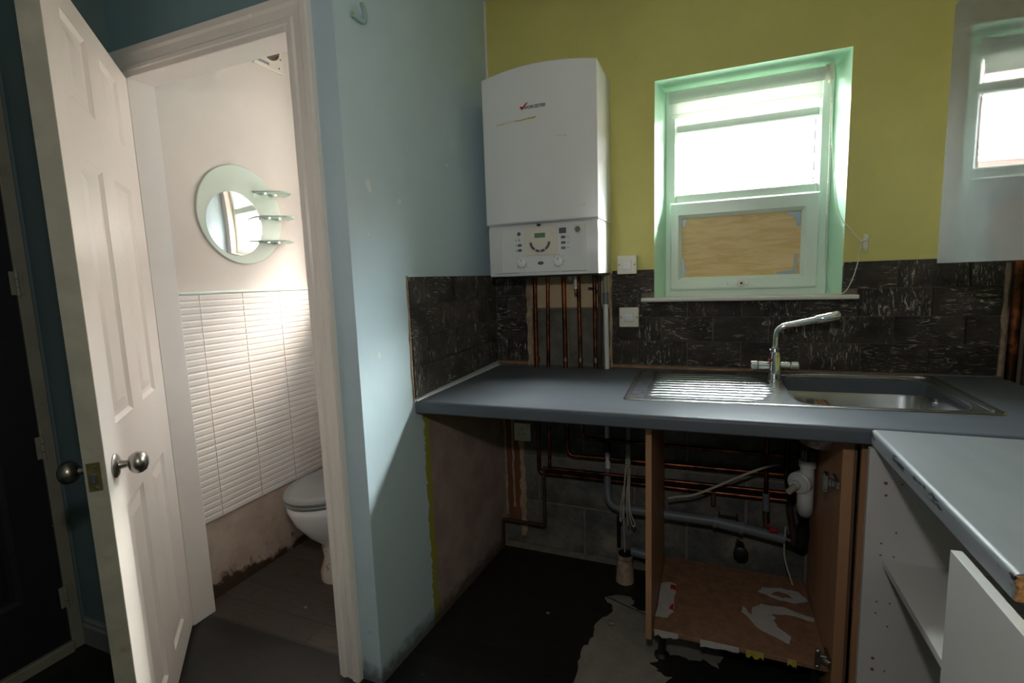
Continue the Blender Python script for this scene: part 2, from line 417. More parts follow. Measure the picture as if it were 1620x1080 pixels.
# back wall: around the window opening; reveals splay inwards
WX0, WX1, WZ0, WZ1 = .7235, 1.3885, 1.198, 2.0705      # room-side edges
VX0, VX1, VZ0, VZ1 = .760, 1.356, 1.205, 2.052         # frame-side edges
WD = .12; WT_ = .27
g = G()
def quad(a, b, c, d, mi=0):
    f = g.poly((a, b, c, d)); f.material_index = mi
X0, X1, ZB, ZT = -.05, 2.05, -.1, 2.6
for (xa, xb, za, zb) in ((X0, WX0, 1.32, ZT), (WX1, X1, 1.32, ZT), (WX0, WX1, WZ1, ZT)):
    quad((xa, 0, za), (xb, 0, za), (xb, 0, zb), (xa, 0, zb), 0)
for (xa, xb, za, zb) in ((X0, WX0, ZB, 1.32), (WX1, X1, ZB, 1.32), (WX0, WX1, ZB, WZ0)):
    quad((xa, 0, za), (xb, 0, za), (xb, 0, zb), (xa, 0, zb), 2)
quad((WX0, 0, WZ0), (VX0, WD, VZ0), (VX0, WD, VZ1), (WX0, 0, WZ1), 1)
quad((WX1, 0, WZ0), (VX1, WD, VZ0), (VX1, WD, VZ1), (WX1, 0, WZ1), 1)
quad((WX0, 0, WZ1), (WX1, 0, WZ1), (VX1, WD, VZ1), (VX0, WD, VZ1), 1)
quad((WX0, 0, WZ0), (WX1, 0, WZ0), (VX1, WD, VZ0), (VX0, WD, VZ0), 1)
for (xa, xb, za, zb) in ((VX0, VX0, VZ0, VZ1), (VX1, VX1, VZ0, VZ1)):
    quad((xa, WD, za), (xa, WT_, za), (xa, WT_, zb), (xa, WD, zb), 2)
for z in (VZ0, VZ1): quad((VX0, WD, z), (VX1, WD, z), (VX1, WT_, z), (VX0, WT_, z), 2)
for (xa, xb, za, zb) in ((X0, VX0, ZB, ZT), (VX1, X1, ZB, ZT), (VX0, VX1, ZB, VZ0), (VX0, VX1, VZ1, ZT)):
    quad((xa, WT_, za), (xb, WT_, za), (xb, WT_, zb), (xa, WT_, zb), 2)
quad((X0, 0, ZT), (X1, 0, ZT), (X1, WT_, ZT), (X0, WT_, ZT), 2)
wall_back = st(g.obj('wall_back', [M['green'], M['mint'], M['mortar']]), 'lime green painted kitchen wall with the mint window recess')

# breeze blocks below the worktop and in the pipe recess
rowz = [(.0, .018, .238, (.41, .86, 1.31, 1.76)), (1, .25, .466, (.19, .64, 1.09, 1.54)), (2, .478, .694, (.41, .86, 1.31, 1.76)), (3, .706, .90, (.19, .64, 1.09, 1.54))]
def piece(name, x0, x1, z0, z1, d, m, parent):
    k = G(); k.box(x0, x1, -d, .004, z0, z1, .003); return k.obj(name, m, parent)
for i, za, zb, js in rowz:
    xs = [.012] + list(js) + [1.92]
    for a, b in zip(xs, xs[1:]): piece('block', a + .006, b - .006, za, zb, .006 + random.uniform(-.0015, .0015), M['block'], wall_back)
piece('block', .165, .345, .912, 1.168, .006, M['block'], wall_back)
piece('block', .355, .538, .912, 1.168, .005, M['block'], wall_back)
piece('plasterboard', .163, .538, 1.176, 1.318, .007, M['board_beige'], wall_back)
def ragged(x0, x1, z0, z1, n, amp, d, m, name, parent, seed):
    rnd = random.Random(seed); k = G(); P = []
    for i in range(n + 1):
        z = z0 + (z1 - z0) * i / n; P.append((x0 + rnd.uniform(-amp, amp), z))
    for i in range(n, -1, -1):
        z = z0 + (z1 - z0) * i / n; P.append((x1 + rnd.uniform(-amp, amp), z))
    k.prism(P, lambda x, z: (x, .003, z), lambda x, z: (x, -d, z)); return k.obj(name, m, parent)
ragged(.158, .186, .915, 1.315, 16, .005, .012, M['plaster'], 'plaster_edge', wall_back, 1)
ragged(.538, .549, .915, 1.312, 16, .003, .012, M['plaster'], 'plaster_edge', wall_back, 2)
ragged(.098, .122, .06, .62, 18, .007, .010, M['plaster'], 'plaster_edge', wall_back, 3)
ragged(.020, .030, .16, .86, 18, .003, .010, M['plaster'], 'plaster_edge', wall_back, 4)
ragged(1.845, 1.858, .93, 1.31, 12, .003, .012, M['plaster'], 'plaster_edge', wall_back, 5)
ragged(.032, .097, .12, .87, 10, .003, .006, M['rust'], 'batten', wall_back, 6)
ragged(.058, .068, .20, .80, 14, .003, .008, M['plaster'], 'plaster_edge', wall_back, 8)

# slate tiles
def slab(o, u, nrm, a0, a1, z0, z1, th, m, parent, name='tile', fan=0):
    o, u, nrm = Vector(o), Vector(u), Vector(nrm); k = G(); nx = 5; nz = 3; gp = .0016
    a0 += gp; a1 -= gp; z0 += gp; z1 -= gp
    def P(i, j, edge):
        a = a0 + (a1 - a0) * i / nx; z = z0 + (z1 - z0) * j / nz
        d = th - (.003 if edge else random.uniform(-.0014, .0014))
        return o + u * a + nrm * d + Vector((0, 0, z - (1.333 - z) * fan * a))
    V = [[k.b.verts.new(P(i, j, i in (0, nx) or j in (0, nz))) for j in range(nz + 1)] for i in range(nx + 1)]
    for i in range(nx):
        for j in range(nz): k.b.faces.new((V[i][j], V[i + 1][j], V[i + 1][j + 1], V[i][j + 1]))
    rim = [V[i][0] for i in range(nx + 1)] + [V[nx][j] for j in range(1, nz + 1)] + [V[i][nz] for i in range(nx - 1, -1, -1)] + [V[0][j] for j in range(nz - 1, 0, -1)]
    bk = []
    for v in rim:
        d = (v.co - o).dot(nrm); bk.append(k.b.verts.new(v.co - nrm * (d + .001)))
    for i in range(len(rim)):
        j = (i + 1) % len(rim); k.b.faces.new((rim[j], rim[i], bk[i], bk[j]))
    return k.obj(name, m, parent)
rows = [(.930, 1.034, .056), (1.034, 1.134, .153), (1.134, 1.235, .056), (1.235, 1.333, .153)]
for ri, (za, zb, ph) in enumerate(rows):
    for lo, hi in ((.005, .157), (.549, 1.846)):
        xs = [lo] + [ph + .2 * k for k in range(12) if lo + .02 < ph + .2 * k < hi - .02] + [hi]
        for a, b in zip(xs, xs[1:]):
            segs = [(a, b, zb)]
            if zb > 1.198 and b > .66 and a < 1.45:
                segs = []
                if ri == 2:
                    if a < .674: segs.append((a, min(b, .674), zb))
                    if b > 1.436: segs.append((max(a, 1.436), b, zb))
                    c0, c1 = max(a, .674), min(b, 1.436)
                    if c1 - c0 > .01: segs.append((c0, c1, 1.197))
                else:
                    if a < WX0: segs.append((a, min(b, WX0), zb))
                    if b > WX1: segs.append((max(a, WX1 + .002), b, zb))
            for p, q, t in segs:
                if q - p > .012: slab((0, 0, 0), (1, 0, 0), (0, -1, 0), p, q, za, t, .011, M['slate'], wall_back)

# partition between kitchen and toilet room
g = G()
P = [(0, .0), (-.05, -.94), (-.20, -.94), (-.20, -.862), (-.155, -.862), (-.155, .0)]
g.prism(P, lambda x, y: (x, y, -.1), lambda x, y: (x, y, 2.6))
wall_part = st(g.obj('wall_partition', M['partition']), 'pale blue partition wall with bare pink plaster under the worktop')
un = Vector((-SK, -1, 0)).normalized(); nn = Vector((1, -SK, 0)).normalized()
for ri, (za, zb, ph) in enumerate(rows):
    ph2 = (.08, .18, .08, .18)[ri]
    xs = [.012] + [ph2 + .2 * k for k in range(4) if ph2 + .2 * k < .66] + [.677]
    for a, b in zip(xs, xs[1:]):
        if b - a > .012: slab((0, 0, 0), un, nn, a, b, za, zb, .011, M['slate'], wall_part, fan=.118)
k = G(); k.box(-.003, .006, -.012, 0, 1.335, 2.52); k.obj('corner_bead', M['white_gloss'], wall_part)
# ragged pale edge of paint beside the tiles
k = G(); P = []
for i in range(15): P.append((-.679 - random.uniform(.0, .006), .89 + .445 * i / 14))
P += [(-.676, 1.335), (-.676, .89)]
k.prism(P, lambda y, z: (SK * y - .001, y, z), lambda y, z: (SK * y + .004, y, z)); k.obj('sealant_edge', M['plaster'], wall_part)
k = G(); k.tube([(SK * -.677 + .013, -.677, wz(-.03, -.677) + .002), (.013, -.012, wz(0, 0) + .002)], .0026, 6); k.obj('sealant_bead', M['sill'], wall_part)
k = G(); k.box(.549, 1.845, -.013, -.002, .914, .924, .003); k.obj('batten', M['strip'], wall_back)
k = G(); k.box(.012, .158, -.013, -.002, .914, .924, .003); k.obj('batten', M['strip'], wall_back)

# wall over the toilet door and the stub left of it
g = G(); g.box(-1.04, -.2005, -.94, -.862, 2.075, 2.6); g.box(-1.04, -.965, -.94, -.862, -.1, 2.075)
st(g.obj('wall_front', M['blue_dark']), 'blue wall above the toilet door')
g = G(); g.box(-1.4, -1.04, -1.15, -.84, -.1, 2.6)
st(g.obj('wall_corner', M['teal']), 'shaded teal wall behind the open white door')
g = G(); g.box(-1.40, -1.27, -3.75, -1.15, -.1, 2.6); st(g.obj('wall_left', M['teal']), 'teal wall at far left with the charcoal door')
g = G(); g.box(1.93, 2.05, -3.75, 0, -.1, 2.6); st(g.obj('wall_right', M['green']), 'lime green wall on the right behind the wall cabinet')
g = G(); g.box(-1.4, 2.05, -3.72, -3.6, -.1, 2.6); st(g.obj('wall_rear', M['blue_dark']), 'blue rear wall behind the camera')
# toilet room walls
g = G(); g.box(-1.15, -1.02, -.862, .1, -.1, 2.6); wall_wc = st(g.obj('wall_toilet_left', M['wc_wall']), 'off white toilet wall with ribbed white tiles and bare plaster foot')
TX0, TX1, TZ0, TZ1 = -.82, -.24, 1.38, 2.37
g = G(); g.box(-1.05, TX0, 0, .2, -.1, 2.6); g.box(TX1, -.05, 0, .2, -.1, 2.6); g.box(TX0, TX1, 0, .2, -.1, TZ0); g.box(TX0, TX1, 0, .2, TZ1, 2.6)
st(g.obj('wall_toilet_back', M['wc_wall']), 'off white end wall of the toilet room')
# ribbed tiles, one mesh
k = G(); nr = 12; H = .318; W_ = .2035
prof = []
for i in range(nr):
    z0 = H * i / nr; z1 = H * (i + 1) / nr
    prof += [(.0070, z0 + .001), (.0088, z0 + .0055), (.0088, z1 - .0055), (.0070, z1 - .001)]
prof = [(0, 0)] + prof + [(0, H)]
k.loft([[(0, a, 0)] + [] if False else [(d, a, z) for d, z in prof] for a in (.0012, W_ - .0012)], closed=True)
t0 = k.obj('tile', M['wc_tile'], None, local=True); first = True
for r in range(3):
    for c in range(5):
        y = -.939 + .2055 * c
        if y + .2 < -.86: continue
        zz = .332 + .321 * r
        if first: t0.parent = wall_wc; o = t0; first = False
        else: o = t0.copy(); COL.objects.link(o); o.parent = wall_wc
        o.location = Vector((-1.02, y if c else -.841, zz)) - wall_wc.location
        o.scale.y = .52 if c == 0 else 1
k = G(); k.box(-1.0195, -1.0145, -.842, -.001, .332, 1.293); k.obj('grout', M['wc_tile'], wall_wc)
g = G(); g.box(-1.02, -1.006, -.842, -.0, 1.293, 1.304, .003); st(g.obj('trim_4', M['upvc']), 'white trim strip along the top of the toilet tiles', 'trim')

# ------------------------------------------------------------------ toilet doorway casing and lining
g = G()
cas = [(0, 0), (0, .012), (.008, .018), (.02, .018), (.026, .013), (.05, .016), (.058, .022), (.078, .022), (.082, .016), (.082, 0)]
def leg(xin, sgn, ztop):
    lo = [(xin + sgn * a, -.94 - d, FZ) for a, d in cas]; hi = [(xin + sgn * a, -.94 - d, ztop + a) for a, d in cas]
    g.loft([lo, hi])
leg(-.2105, 1, 2.062); leg(-.9475, -1, 2.062)
g.loft([[(-.9475 - a, -.94 - d, 2.062 + a) for a, d in cas], [(-.2105 + a, -.94 - d, 2.062 + a) for a, d in cas]])
casing = st(g.obj('trim_1', M['white_gloss']), 'white moulded casing round the toilet doorway', 'trim')
g = G(); g.box(-.962, -.945, -.955, -.860, FZ, 2.075, .002); g.box(-.215, -.1985, -.955, -.860, FZ, 2.075, .002); g.box(-.945, -.215, -.955, -.860, 2.048, 2.075, .002)
st(g.obj('trim_2', M['white_gloss']), 'white lining inside the toilet doorway', 'trim')

# open six panel door, hinged at the left lining
ANG = math.radians(42.5); DW, DH, DT = .742, 2.045, .043
door = thing('door_1', (-.9435, -.957, 0), 'open white six panel door with oval metal knobs', 'door', kind='structure')
door.rotation_euler = (0, 0, -ANG)
# local frame: x along the leaf from hinge to latch, y towards the toilet side (visible face at y = 0)
pz = [(.115, .75), (.975, 1.642), (1.782, 1.982)]; px_ = [(.150, .328), (.445, .626)]
g = G(); xs = [0, px_[0][0], px_[0][1], px_[1][0], px_[1][1], DW]; zs = [0, pz[0][0], pz[0][1], pz[1][0], pz[1][1], pz[2][0], pz[2][1], DH]
gx = lambda v: v
for s0, s1 in ((0, xs[1]), (xs[2], xs[3]), (xs[4], DW)): g.box(s0, s1, -DT, 0, .005, DH)
for i in (0, 2, 4, 6):
    for a, b in px_: g.box(a, b, -DT, 0, max(zs[i], .005), zs[i + 1])
bmesh.ops.remove_doubles(g.b, verts=g.b.verts[:], dist=1e-5)
leaf = g.obj('leaf', M['door_white'], door, local=True)
for a, b in px_:
    for z0, z1 in pz:
        k = G(); m1, m2, m3 = .012, .024, .050
        loops = []
        for s_ in (1,):
            for ins, d in ((0, -.0005), (m1, -.0075), (m2, -.0075), (m3, -.003)):
                loops.append([(a + ins, d, z0 + ins), (b - ins, d, z0 + ins), (b - ins, d, z1 - ins), (a + ins, d, z1 - ins)])
        bk = []
        for ins, d in ((m3, -DT + .003), (m2, -DT + .0075), (m1, -DT + .0075), (0, -DT + .0005)):
            bk.append([(a + ins, d, z0 + ins), (b - ins, d, z0 + ins), (b - ins, d, z1 - ins), (a + ins, d, z1 - ins)])
        k.loft(loops, True, False, True); k.loft(bk, True, True, False)
        k.obj('panel', M['door_white'], door, local=True)
k = G(); k.box(DW, DW + .0025, -DT + .0005, -.0008, .006, DH - .001); k.obj('latch_edge', M['door_edge'], door, local=True)['label'] = 'grubby cream latch edge of the door'
ks = G(); ks.box(DW + .002, DW + .0045, -DT + .006, -.010, .842, .912, .0008); lp = ks.obj('latch_plate', M['brass'], door, local=True); lp['label'] = 'tarnished brass latch plate'
k = G(); k.box(DW + .004, DW + .012, -.030, -.018, .862, .886, .002); k.obj('latch_bolt', M['nickel'], lp, local=True)
k = G(); k.lathe((DW + .0043, -.021, .902), (1, 0, 0), [(.003, 0), (.003, .001), (.001, .0015)], 8); k.obj('screw', M['nickel'], lp, local=True)
k = G(); k.lathe((DW + .0043, -.021, .85), (1, 0, 0), [(.003, 0), (.003, .001), (.001, .0015)], 8); k.obj('screw', M['nickel'], lp, local=True)
KX, KZ = .677, .878
for s_, y0 in ((1, 0), (-1, -DT)):
    k = G(); k.lathe((KX, y0, KZ), (0, s_, 0), [(.031, 0), (.031, .003), (.026, .007), (.012, .010), (.009, .024), (.010, .029)], 24, True, True)
    ro = k.obj('rose', M['nickel'], door, True, True); ro['label'] = 'round metal rose and neck'
    k = G(); k.lathe((KX, y0 + s_ * .028, KZ), (0, s_, 0), [(.010, 0), (.019, .003), (.026, .011), (.0285, .020), (.027, .029), (.021, .037), (.010, .0415), (.001, .0425)], 24)
    k.obj('knob', M['nickel'], door, True, True)['label'] = 'oval satin metal knob'

# charcoal door in the left wall
LX = -1.27
d2 = thing('door_2', (LX, -1.6, 0), 'charcoal painted panel door at the far left edge', 'door', kind='structure')
g = G(); y1, y0 = -1.207, -1.96
for a, b in ((y0, y0 + .11), (-1.63, -1.54), (y1 - .11, y1)): g.box(LX - .03, LX + .014, a, b, .03, 2.04)
for a, b in ((.03, .25), (.80, .98), (1.62, 1.72), (1.93, 2.04)):
    for c, d in ((y0 + .11, -1.63), (-1.54, y1 - .11)): g.box(LX - .03, LX + .014, c, d, a, b)
g.obj('leaf', M['dark_door'], d2)
for c, d in ((y0 + .11, -1.63), (-1.54, y1 - .11)):
    for a, b in ((.25, .80), (.98, 1.62), (1.72, 1.93)):
        k = G(); loops = [[(LX + dd, c + i, a + i), (LX + dd, d - i, a + i), (LX + dd, d - i, b - i), (LX + dd, c + i, b - i)] for i, dd in ((0, .013), (.014, .002), (.03, .002), (.05, .010))]
        k.loft(loops, True, False, True); k.obj('panel', M['dark_door'], d2)
g = G(); g.box(LX - .03, LX + .018, -1.204, -1.166, FZ, 2.09, .003); g.box(LX - .03, LX + .018, -2.0, -1.963, FZ, 2.09, .003); g.box(LX - .03, LX + .018, -1.963, -1.204, 2.045, 2.09, .003); g.box(LX - .03, LX + .03, -1.963, -1.204, FZ, .026, .003)
t3 = st(g.obj('trim_3', M['frame_dirty']), 'grubby pale frame round the charcoal door', 'trim')
for z in (1.93, 1.355, .775, .205):
    k = G(); k.box(LX + .017, LX + .021, -1.222, -1.186, z - .04, z + .04, .001)
    for q in (-.03, .0, .03): k.tube([(LX + .024, -1.2045, z + q - .0135), (LX + .024, -1.2045, z + q + .0135)], .006, 8)
    k.obj('hinge', M['frame_dirty'], d2)
g = G(); g.prism([(0, 0), (.018, 0), (.018, .075), (.012, .082), (.012, .092), (.006, .1), (0, .1)], lambda d, z: (-1.262, -1.15 - d, FZ + z), lambda d, z: (-1.04, -1.15 - d, FZ + z))
st(g.obj('baseboard_left', M['skirt']), 'dusty white baseboard behind the open door', 'baseboard')

# ------------------------------------------------------------------ kitchen window
win = thing('window_1', (1.06, .12, 1.205), 'white framed window with a clear upper pane and boarded lower sash', 'window', kind='structure')
FY0, FY1 = .105, .165
def ring(name, x0, x1, z0, z1, wl, wr, wb, wt, ya, yb, m, parent, bev=.004):
    k = G()
    o = [(x0, z0), (x1, z0), (x1, z1), (x0, z1)]; i = [(x0 + wl, z0 + wb), (x1 - wr, z0 + wb), (x1 - wr, z1 - wt), (x0 + wl, z1 - wt)]
    i2 = [(x0 + wl - bev * 2, z0 + wb - bev * 2), (x1 - wr + bev * 2, z0 + wb - bev * 2), (x1 - wr + bev * 2, z1 - wt + bev * 2), (x0 + wl - bev * 2, z1 - wt + bev * 2)]
    L = [[(x, yb, z) for x, z in o], [(x, ya + bev, z) for x, z in o], [(x + (bev if x == x0 else -bev), ya, z + (bev if z == z0 else -bev)) for x, z in o], [(x, ya, z) for x, z in i2], [(x, ya + bev * 2.5, z) for x, z in i], [(x, yb, z) for x, z in i]]
    k.loft(L, True, False, False)
    for a in range(4):
        b = (a + 1) % 4; k.poly([(o[a][0], yb, o[a][1]), (i[a][0], yb, i[a][1]), (i[b][0], yb, i[b][1]), (o[b][0], yb, o[b][1])])
    return k.obj(name, m, parent)
ring('outer_frame', .757, 1.358, 1.2055, 2.055, .045, .045, .04, .06, FY0, FY1, M['upvc'], win)
k = G(); k.box(.80, 1.314, FY0 + .004, FY1, 1.600, 1.640, .005); k.obj('transom', M['upvc'], win)
k = G(); k.box(.80, 1.314, FY0 + .012, FY1 - .01, 1.886, 1.922, .005); k.obj('glazing_bar', M['upvc'], win)
sash = ring('sash', .777, 1.325, 1.240, 1.604, .048, .060, .054, .066, .084, .118, M['upvc'], win, .007)
k = G(); k.box(.80, 1.314, .138, .142, 1.635, 1.998); k.obj('glass_pane', M['glass'], win)
k = G(); k.box(.815, 1.272, .110, .120, 1.288, 1.545, .001); ply = k.obj('plywood_panel', M['ply'], win); ply['label'] = 'plain plywood board filling the lower sash'
def clip(pts):
    k = G(); k.prism(pts, lambda x, z: (x, .111, z), lambda x, z: (x, .1075, z)); k.obj('metal_clip', M['clip_metal'], win)
clip([(.826, 1.296), (.834, 1.296), (.834, 1.372), (.826, 1.372)]); clip([(.834, 1.335), (.843, 1.325), (.843, 1.312), (.834, 1.308)])
clip([(.826, 1.50), (.838, 1.512), (.842, 1.535), (.826, 1.535)])
clip([(1.215, 1.535), (1.263, 1.535), (1.263, 1.478), (1.252, 1.478), (1.248, 1.508), (1.232, 1.524), (1.215, 1.526)])
clip([(1.263, 1.296), (1.254, 1.296), (1.254, 1.372), (1.246, 1.372), (1.246, 1.310), (1.185, 1.304), (1.185, 1.296)])
k = G(); k.box(1.005, 1.085, .077, .086, 1.255, 1.272, .003); k.obj('handle_base', M['upvc'], win)
k = G(); k.lathe((1.055, .078, 1.264), (0, -1, 0), [(.016, 0), (.015, .008), (.010, .012)], 14); k.obj('handle', M['white_gloss'], win, True)
k = G(); k.lathe((1.056, .0655, 1.264), (0, -1, 0), [(.005, 0), (.005, .0015)], 10); k.obj('keyhole', M['black'], win)
k = G(); k.prism(rrect(-.036, .106, 1.1975, 1.2145, .006, 3), lambda y, z: (.674, y, z), lambda y, z: (1.436, y, z))
# the board inside the recess is narrower than its nosing
for v in k.b.verts:
    if v.co.y > 0: v.co.x = min(max(v.co.x, .745), 1.37)
sillo = k.obj('window_sill', M['sill'], win, True); sillo['label'] = 'white projecting window sill board'
k = G()
for x in (1.304,): k.box(x - .002, x + .002, .130, .138, 1.641, 1.88)
k.obj('seal', M['dgrey'], win)

# roller blind rolled up, chain hanging to a cleat
bl = thing('roller_blind', (1.05, .06, 1.99), 'white roller blind rolled up at the top of the kitchen window', 'blind')
k = G(); k.tube([(.775, .065, 2.018), (1.318, .065, 2.018)], .023, 18); k.obj('roller', M['fabric'], bl, True)
k = G(); k.box(.778, 1.315, .0865, .0885, 1.955, 2.02); k.obj('fabric', M['fabric'], bl)
k = G(); k.box(.776, 1.317, .083, .092, 1.940, 1.957, .003); k.obj('bottom_bar', M['fabric'], bl)
k = G(); k.lathe((1.318, .065, 2.018), (1, 0, 0), [(.028, 0), (.028, .010), (.024, .013), (.024, .018)], 20); k.obj('chain_wheel', M['plastic_white'], bl, True)
k = G(); k.box(1.330, 1.346, .05, .082, 1.985, 2.051, .003); k.obj('bracket', M['plastic_white'], bl)
def spline(P, n=14):
    P = [Vector(p) for p in P]; P = [P[0] * 2 - P[1]] + P + [P[-1] * 2 - P[-2]]; out = []
    for a, b, c, d in zip(P, P[1:], P[2:], P[3:]):
        for i in range(n):
            t = i / n; out.append(.5 * ((2 * b) + (c - a) * t + (2 * a - 5 * b + 4 * c - d) * t * t + (3 * b - a - 3 * c + d) * t ** 3))
    out.append(P[-2]); return out
ch1 = spline([(1.334, .04, 2.01), (1.337, .034, 1.7), (1.334, .015, 1.42), (1.336, .0, 1.30), (1.346, -.016, 1.232), (1.366, -.03, 1.2185), (1.392, -.034, 1.225), (1.411, -.03, 1.262), (1.425, -.026, 1.31), (1.434, -.024, 1.36), (1.440, -.022, 1.402)])
ch2 = spline([(1.440, -.022, 1.402), (1.425, -.016, 1.418), (1.400, -.008, 1.455), (1.380, .004, 1.487), (1.365, .03, 1.56), (1.349, .052, 1.75), (1.341, .06, 1.93), (1.339, .064, 2.0)])
def beads(P, sp, r):
    k = G(); d = 0; last = P[0]; acc = 0
    for a, b in zip(P, P[1:]):
        L = (b - a).length
        while acc + L >= sp:
            f = (sp - acc) / L; a = a.lerp(b, f); L = (b - a).length; acc = 0
            bmesh.ops.create_icosphere(k.b, subdivisions=1, radius=r, matrix=Matrix.Translation(a))
        acc += L
    k.tube(P, .0011, 5); return k
o = beads(ch1 + ch2[1:], .0065, .0024).obj('bead_chain', M['bead'], bl); o['kind'] = 'stuff'; o['label'] = 'white beaded pull chain looped to the wall cleat'
cl = thing('chain_cleat', (1.4535, 0, 1.38), 'small pale plastic chain cleat screwed to the green wall', 'cleat')
k = G(); k.box(1.447, 1.463, -.006, -.0005, 1.372, 1.428, .002); k.obj('back_plate', M['bead'], cl)
k = G(); k.tube([(1.455, -.006, 1.41), (1.452, -.026, 1.408), (1.444, -.028, 1.404), (1.432, -.026, 1.403)], .0035, 8, .008); k.obj('upper_horn', M['bead'], cl, True)
k = G(); k.tube([(1.455, -.005, 1.39), (1.450, -.024, 1.386), (1.448, -.022, 1.37), (1.456, -.008, 1.362)], .0035, 8, .008); k.obj('lower_horn', M['bead'], cl, True)

# toilet window, unseen; its upper light is added and dimmed to shape the light 
w2 = thing('window_2', ((TX0 + TX1) / 2, .1, TZ0), 'white framed toilet window of obscured glass with an added dimmed upper light', 'window', kind='structure')
ring('outer_frame', TX0, TX1, TZ0, TZ1, .045, .045, .045, .045, .09, .15, M['upvc'], w2)
k = G(); k.box(TX0 + .04, TX1 - .04, .095, .145, 1.80, 1.86, .004); k.obj('transom', M['upvc'], w2)
k = G(); k.box(TX0 + .04, TX1 - .04, .119, .121, TZ0 + .04, 1.805); k.obj('glass_pane', M['glass_obscured'], w2)
k = G(); k.box(TX0 + .04, TX1 - .04, .118, .122, 1.855, TZ1 - .04); k.obj('glass_pane', M['glass_upper'], w2)

# ------------------------------------------------------------------ worktop and counter
WF = -.677; TH = .044
g = G(); R = .012
prof = [(WF + R - R * math.cos(a), -R + R * math.sin(a)) for a in [i * PI / 8 for i in range(5)]]
prof = [(-.012, -TH), (WF + .004, -TH), (WF, -TH + .004)] + prof + [(-.012, 0)]
g.loft([[(SK * y + .012 if y > -.66 else SK * y + .004, y, h) for y, h in prof], [(1.862, y, h) for y, h in prof]])
for v in g.b.verts: v.co.z += wz(v.co.x, v.co.y)
# cut-out for the sink bowl
wt_o = g.obj('worktop', M['worktop'], None, True, ang=30)
tag(wt_o, 'long slate grey laminate worktop carrying the steel sink', 'worktop')
cut = G(); cut.box(1.185, 1.63, -.485, -.125, .7, 1.1); co = cut.obj('cutter', M['black'])
md = wt_o.modifiers.new('cut', 'BOOLEAN'); md.object = co; md.operation = 'DIFFERENCE'; md.solver = 'EXACT'
dg = bpy.context.evaluated_depsgraph_get(); me2 = bpy.data.meshes.new_from_object(wt_o.evaluated_get(dg))
wt_o.modifiers.clear(); wt_o.data = me2; bpy.data.objects.remove(co)

g = G(); CX = 1.33; CT = .9015; R = .010
prof = [(CX + R - R * math.cos(a), CT - R + R * math.sin(a)) for a in [i * PI / 8 for i in range(5)]]
prof = [(1.928, CT - .040), (CX + .003, CT - .040), (CX, CT - .036)] + prof + [(1.928, CT)]
g.loft([[(x, -.680, z) for x, z in prof], [(x, -1.334, z) for x, z in prof]])
ctr = g.obj('counter', M['counter'], None, True, ang=30); tag(ctr, 'light grey counter with chipped front edge butted against the sink worktop', 'counter')
k = G(); rnd = random.Random(3); P = [(CX + .002, CT - .038)]
for i in range(9): P.append((CX + .001 + .006 * rnd.random(), CT - .034 + .03 * i / 8))
P += [(1.93 - .01, CT - .004), (1.92, CT - .038)]
k.prism(P, lambda x, z: (x, -1.334, z), lambda x, z: (x, -1.339, z)); k.obj('broken_end', M['chip'], ctr)['label'] = 'bare chipboard where the counter end has broken away'

# ------------------------------------------------------------------ sink
SA = math.radians(1.6)
def sk(x, y, h):   # sink plane: turned a touch and lying on the worktop
    X = .678 + (x * math.cos(SA) - y * math.sin(SA)); Y = -.522 + x * math.sin(SA) + y * math.cos(SA)
    return (X, Y, wz(X, Y) + h)
SL, SD = 1.003, .468
sink = thing('sink', sk(SL / 2, SD / 2, 0), 'stainless steel inset sink with ribbed drainer on the left', 'sink')
loops = []
for ins, h in ((0, .0005), (.001, .003), (.005, .0045), (.010, .0045), (.018, .0030), (.020, .0022)):
    loops.append([sk(x, y, h) for x, y in rrect(ins, SL - ins, ins, SD - ins, .018, 5)])
k = G(); k.loft(loops, True, False, False); k.obj('rim', M['steel'], sink, True, ang=60)
# drainer: corrugated field
k = G(); nx, ny = 40, 132; xa, xb, ya, yb = .018, .492, .018, SD - .018
def dh(x, y):
    yc = (y - SD / 2) / (SD / 2 - .045)
    e = min(1, max(0, (x - .075) / .02)) * min(1, max(0, (.475 - .055 * yc * yc - x) / .02)) * (1 if abs(yc) < 1 else max(0, 1 - (abs(yc) - 1) / .04))
    return .0022 - .0052 * e + e * .0062 * (.5 + .5 * math.cos(2 * PI * (y - .05) / .0368)) ** .7
V = [[k.b.verts.new(sk(xa + (xb - xa) * i / nx, ya + (yb - ya) * j / ny, dh(xa + (xb - xa) * i / nx, ya + (yb - ya) * j / ny))) for j in range(ny + 1)] for i in range(nx + 1)]
for i in range(nx):
    for j in range(ny): k.b.faces.new((V[i][j], V[i + 1][j], V[i + 1][j + 1], V[i][j + 1]))
k.obj('drainer', M['steel'], sink, True, ang=60)
k = G(); P = [(.022, .03), (.062, .026), (.068, .12), (.064, .2), (.070, .3), (.066, .42), (.05, .445), (.024, .43)]
k.prism(P, lambda x, y: sk(x, y, .0021), lambda x, y: sk(x, y, .0028)); k.obj('stain', M['steel_worn'], sink)['label'] = 'dull stained strip at the left end of the drainer'
# plate round the bowl, then the bowl itself
bx0, bx1, by0, by1 = .512, .962, .024, .425
def bl_(ins, h, r): return [sk(x, y, h) for x, y in rrect(bx0 + ins, bx1 - ins, by0 + ins, by1 - ins, r, 8)]
outer = []
inn = rrect(bx0, bx1, by0, by1, .085, 8)
for x, y in inn:
    cx, cy = (bx0 + bx1) / 2, (by0 + by1) / 2; dx, dy = x - cx, y - cy
    t = min(((SL - .018 - cx) / dx if dx > 1e-9 else (.492 - cx) / dx if dx < -1e-9 else 9), ((SD - .018 - cy) / dy if dy > 1e-9 else (.018 - cy) / dy if dy < -1e-9 else 9))
    outer.append((cx + dx * t, cy + dy * t))
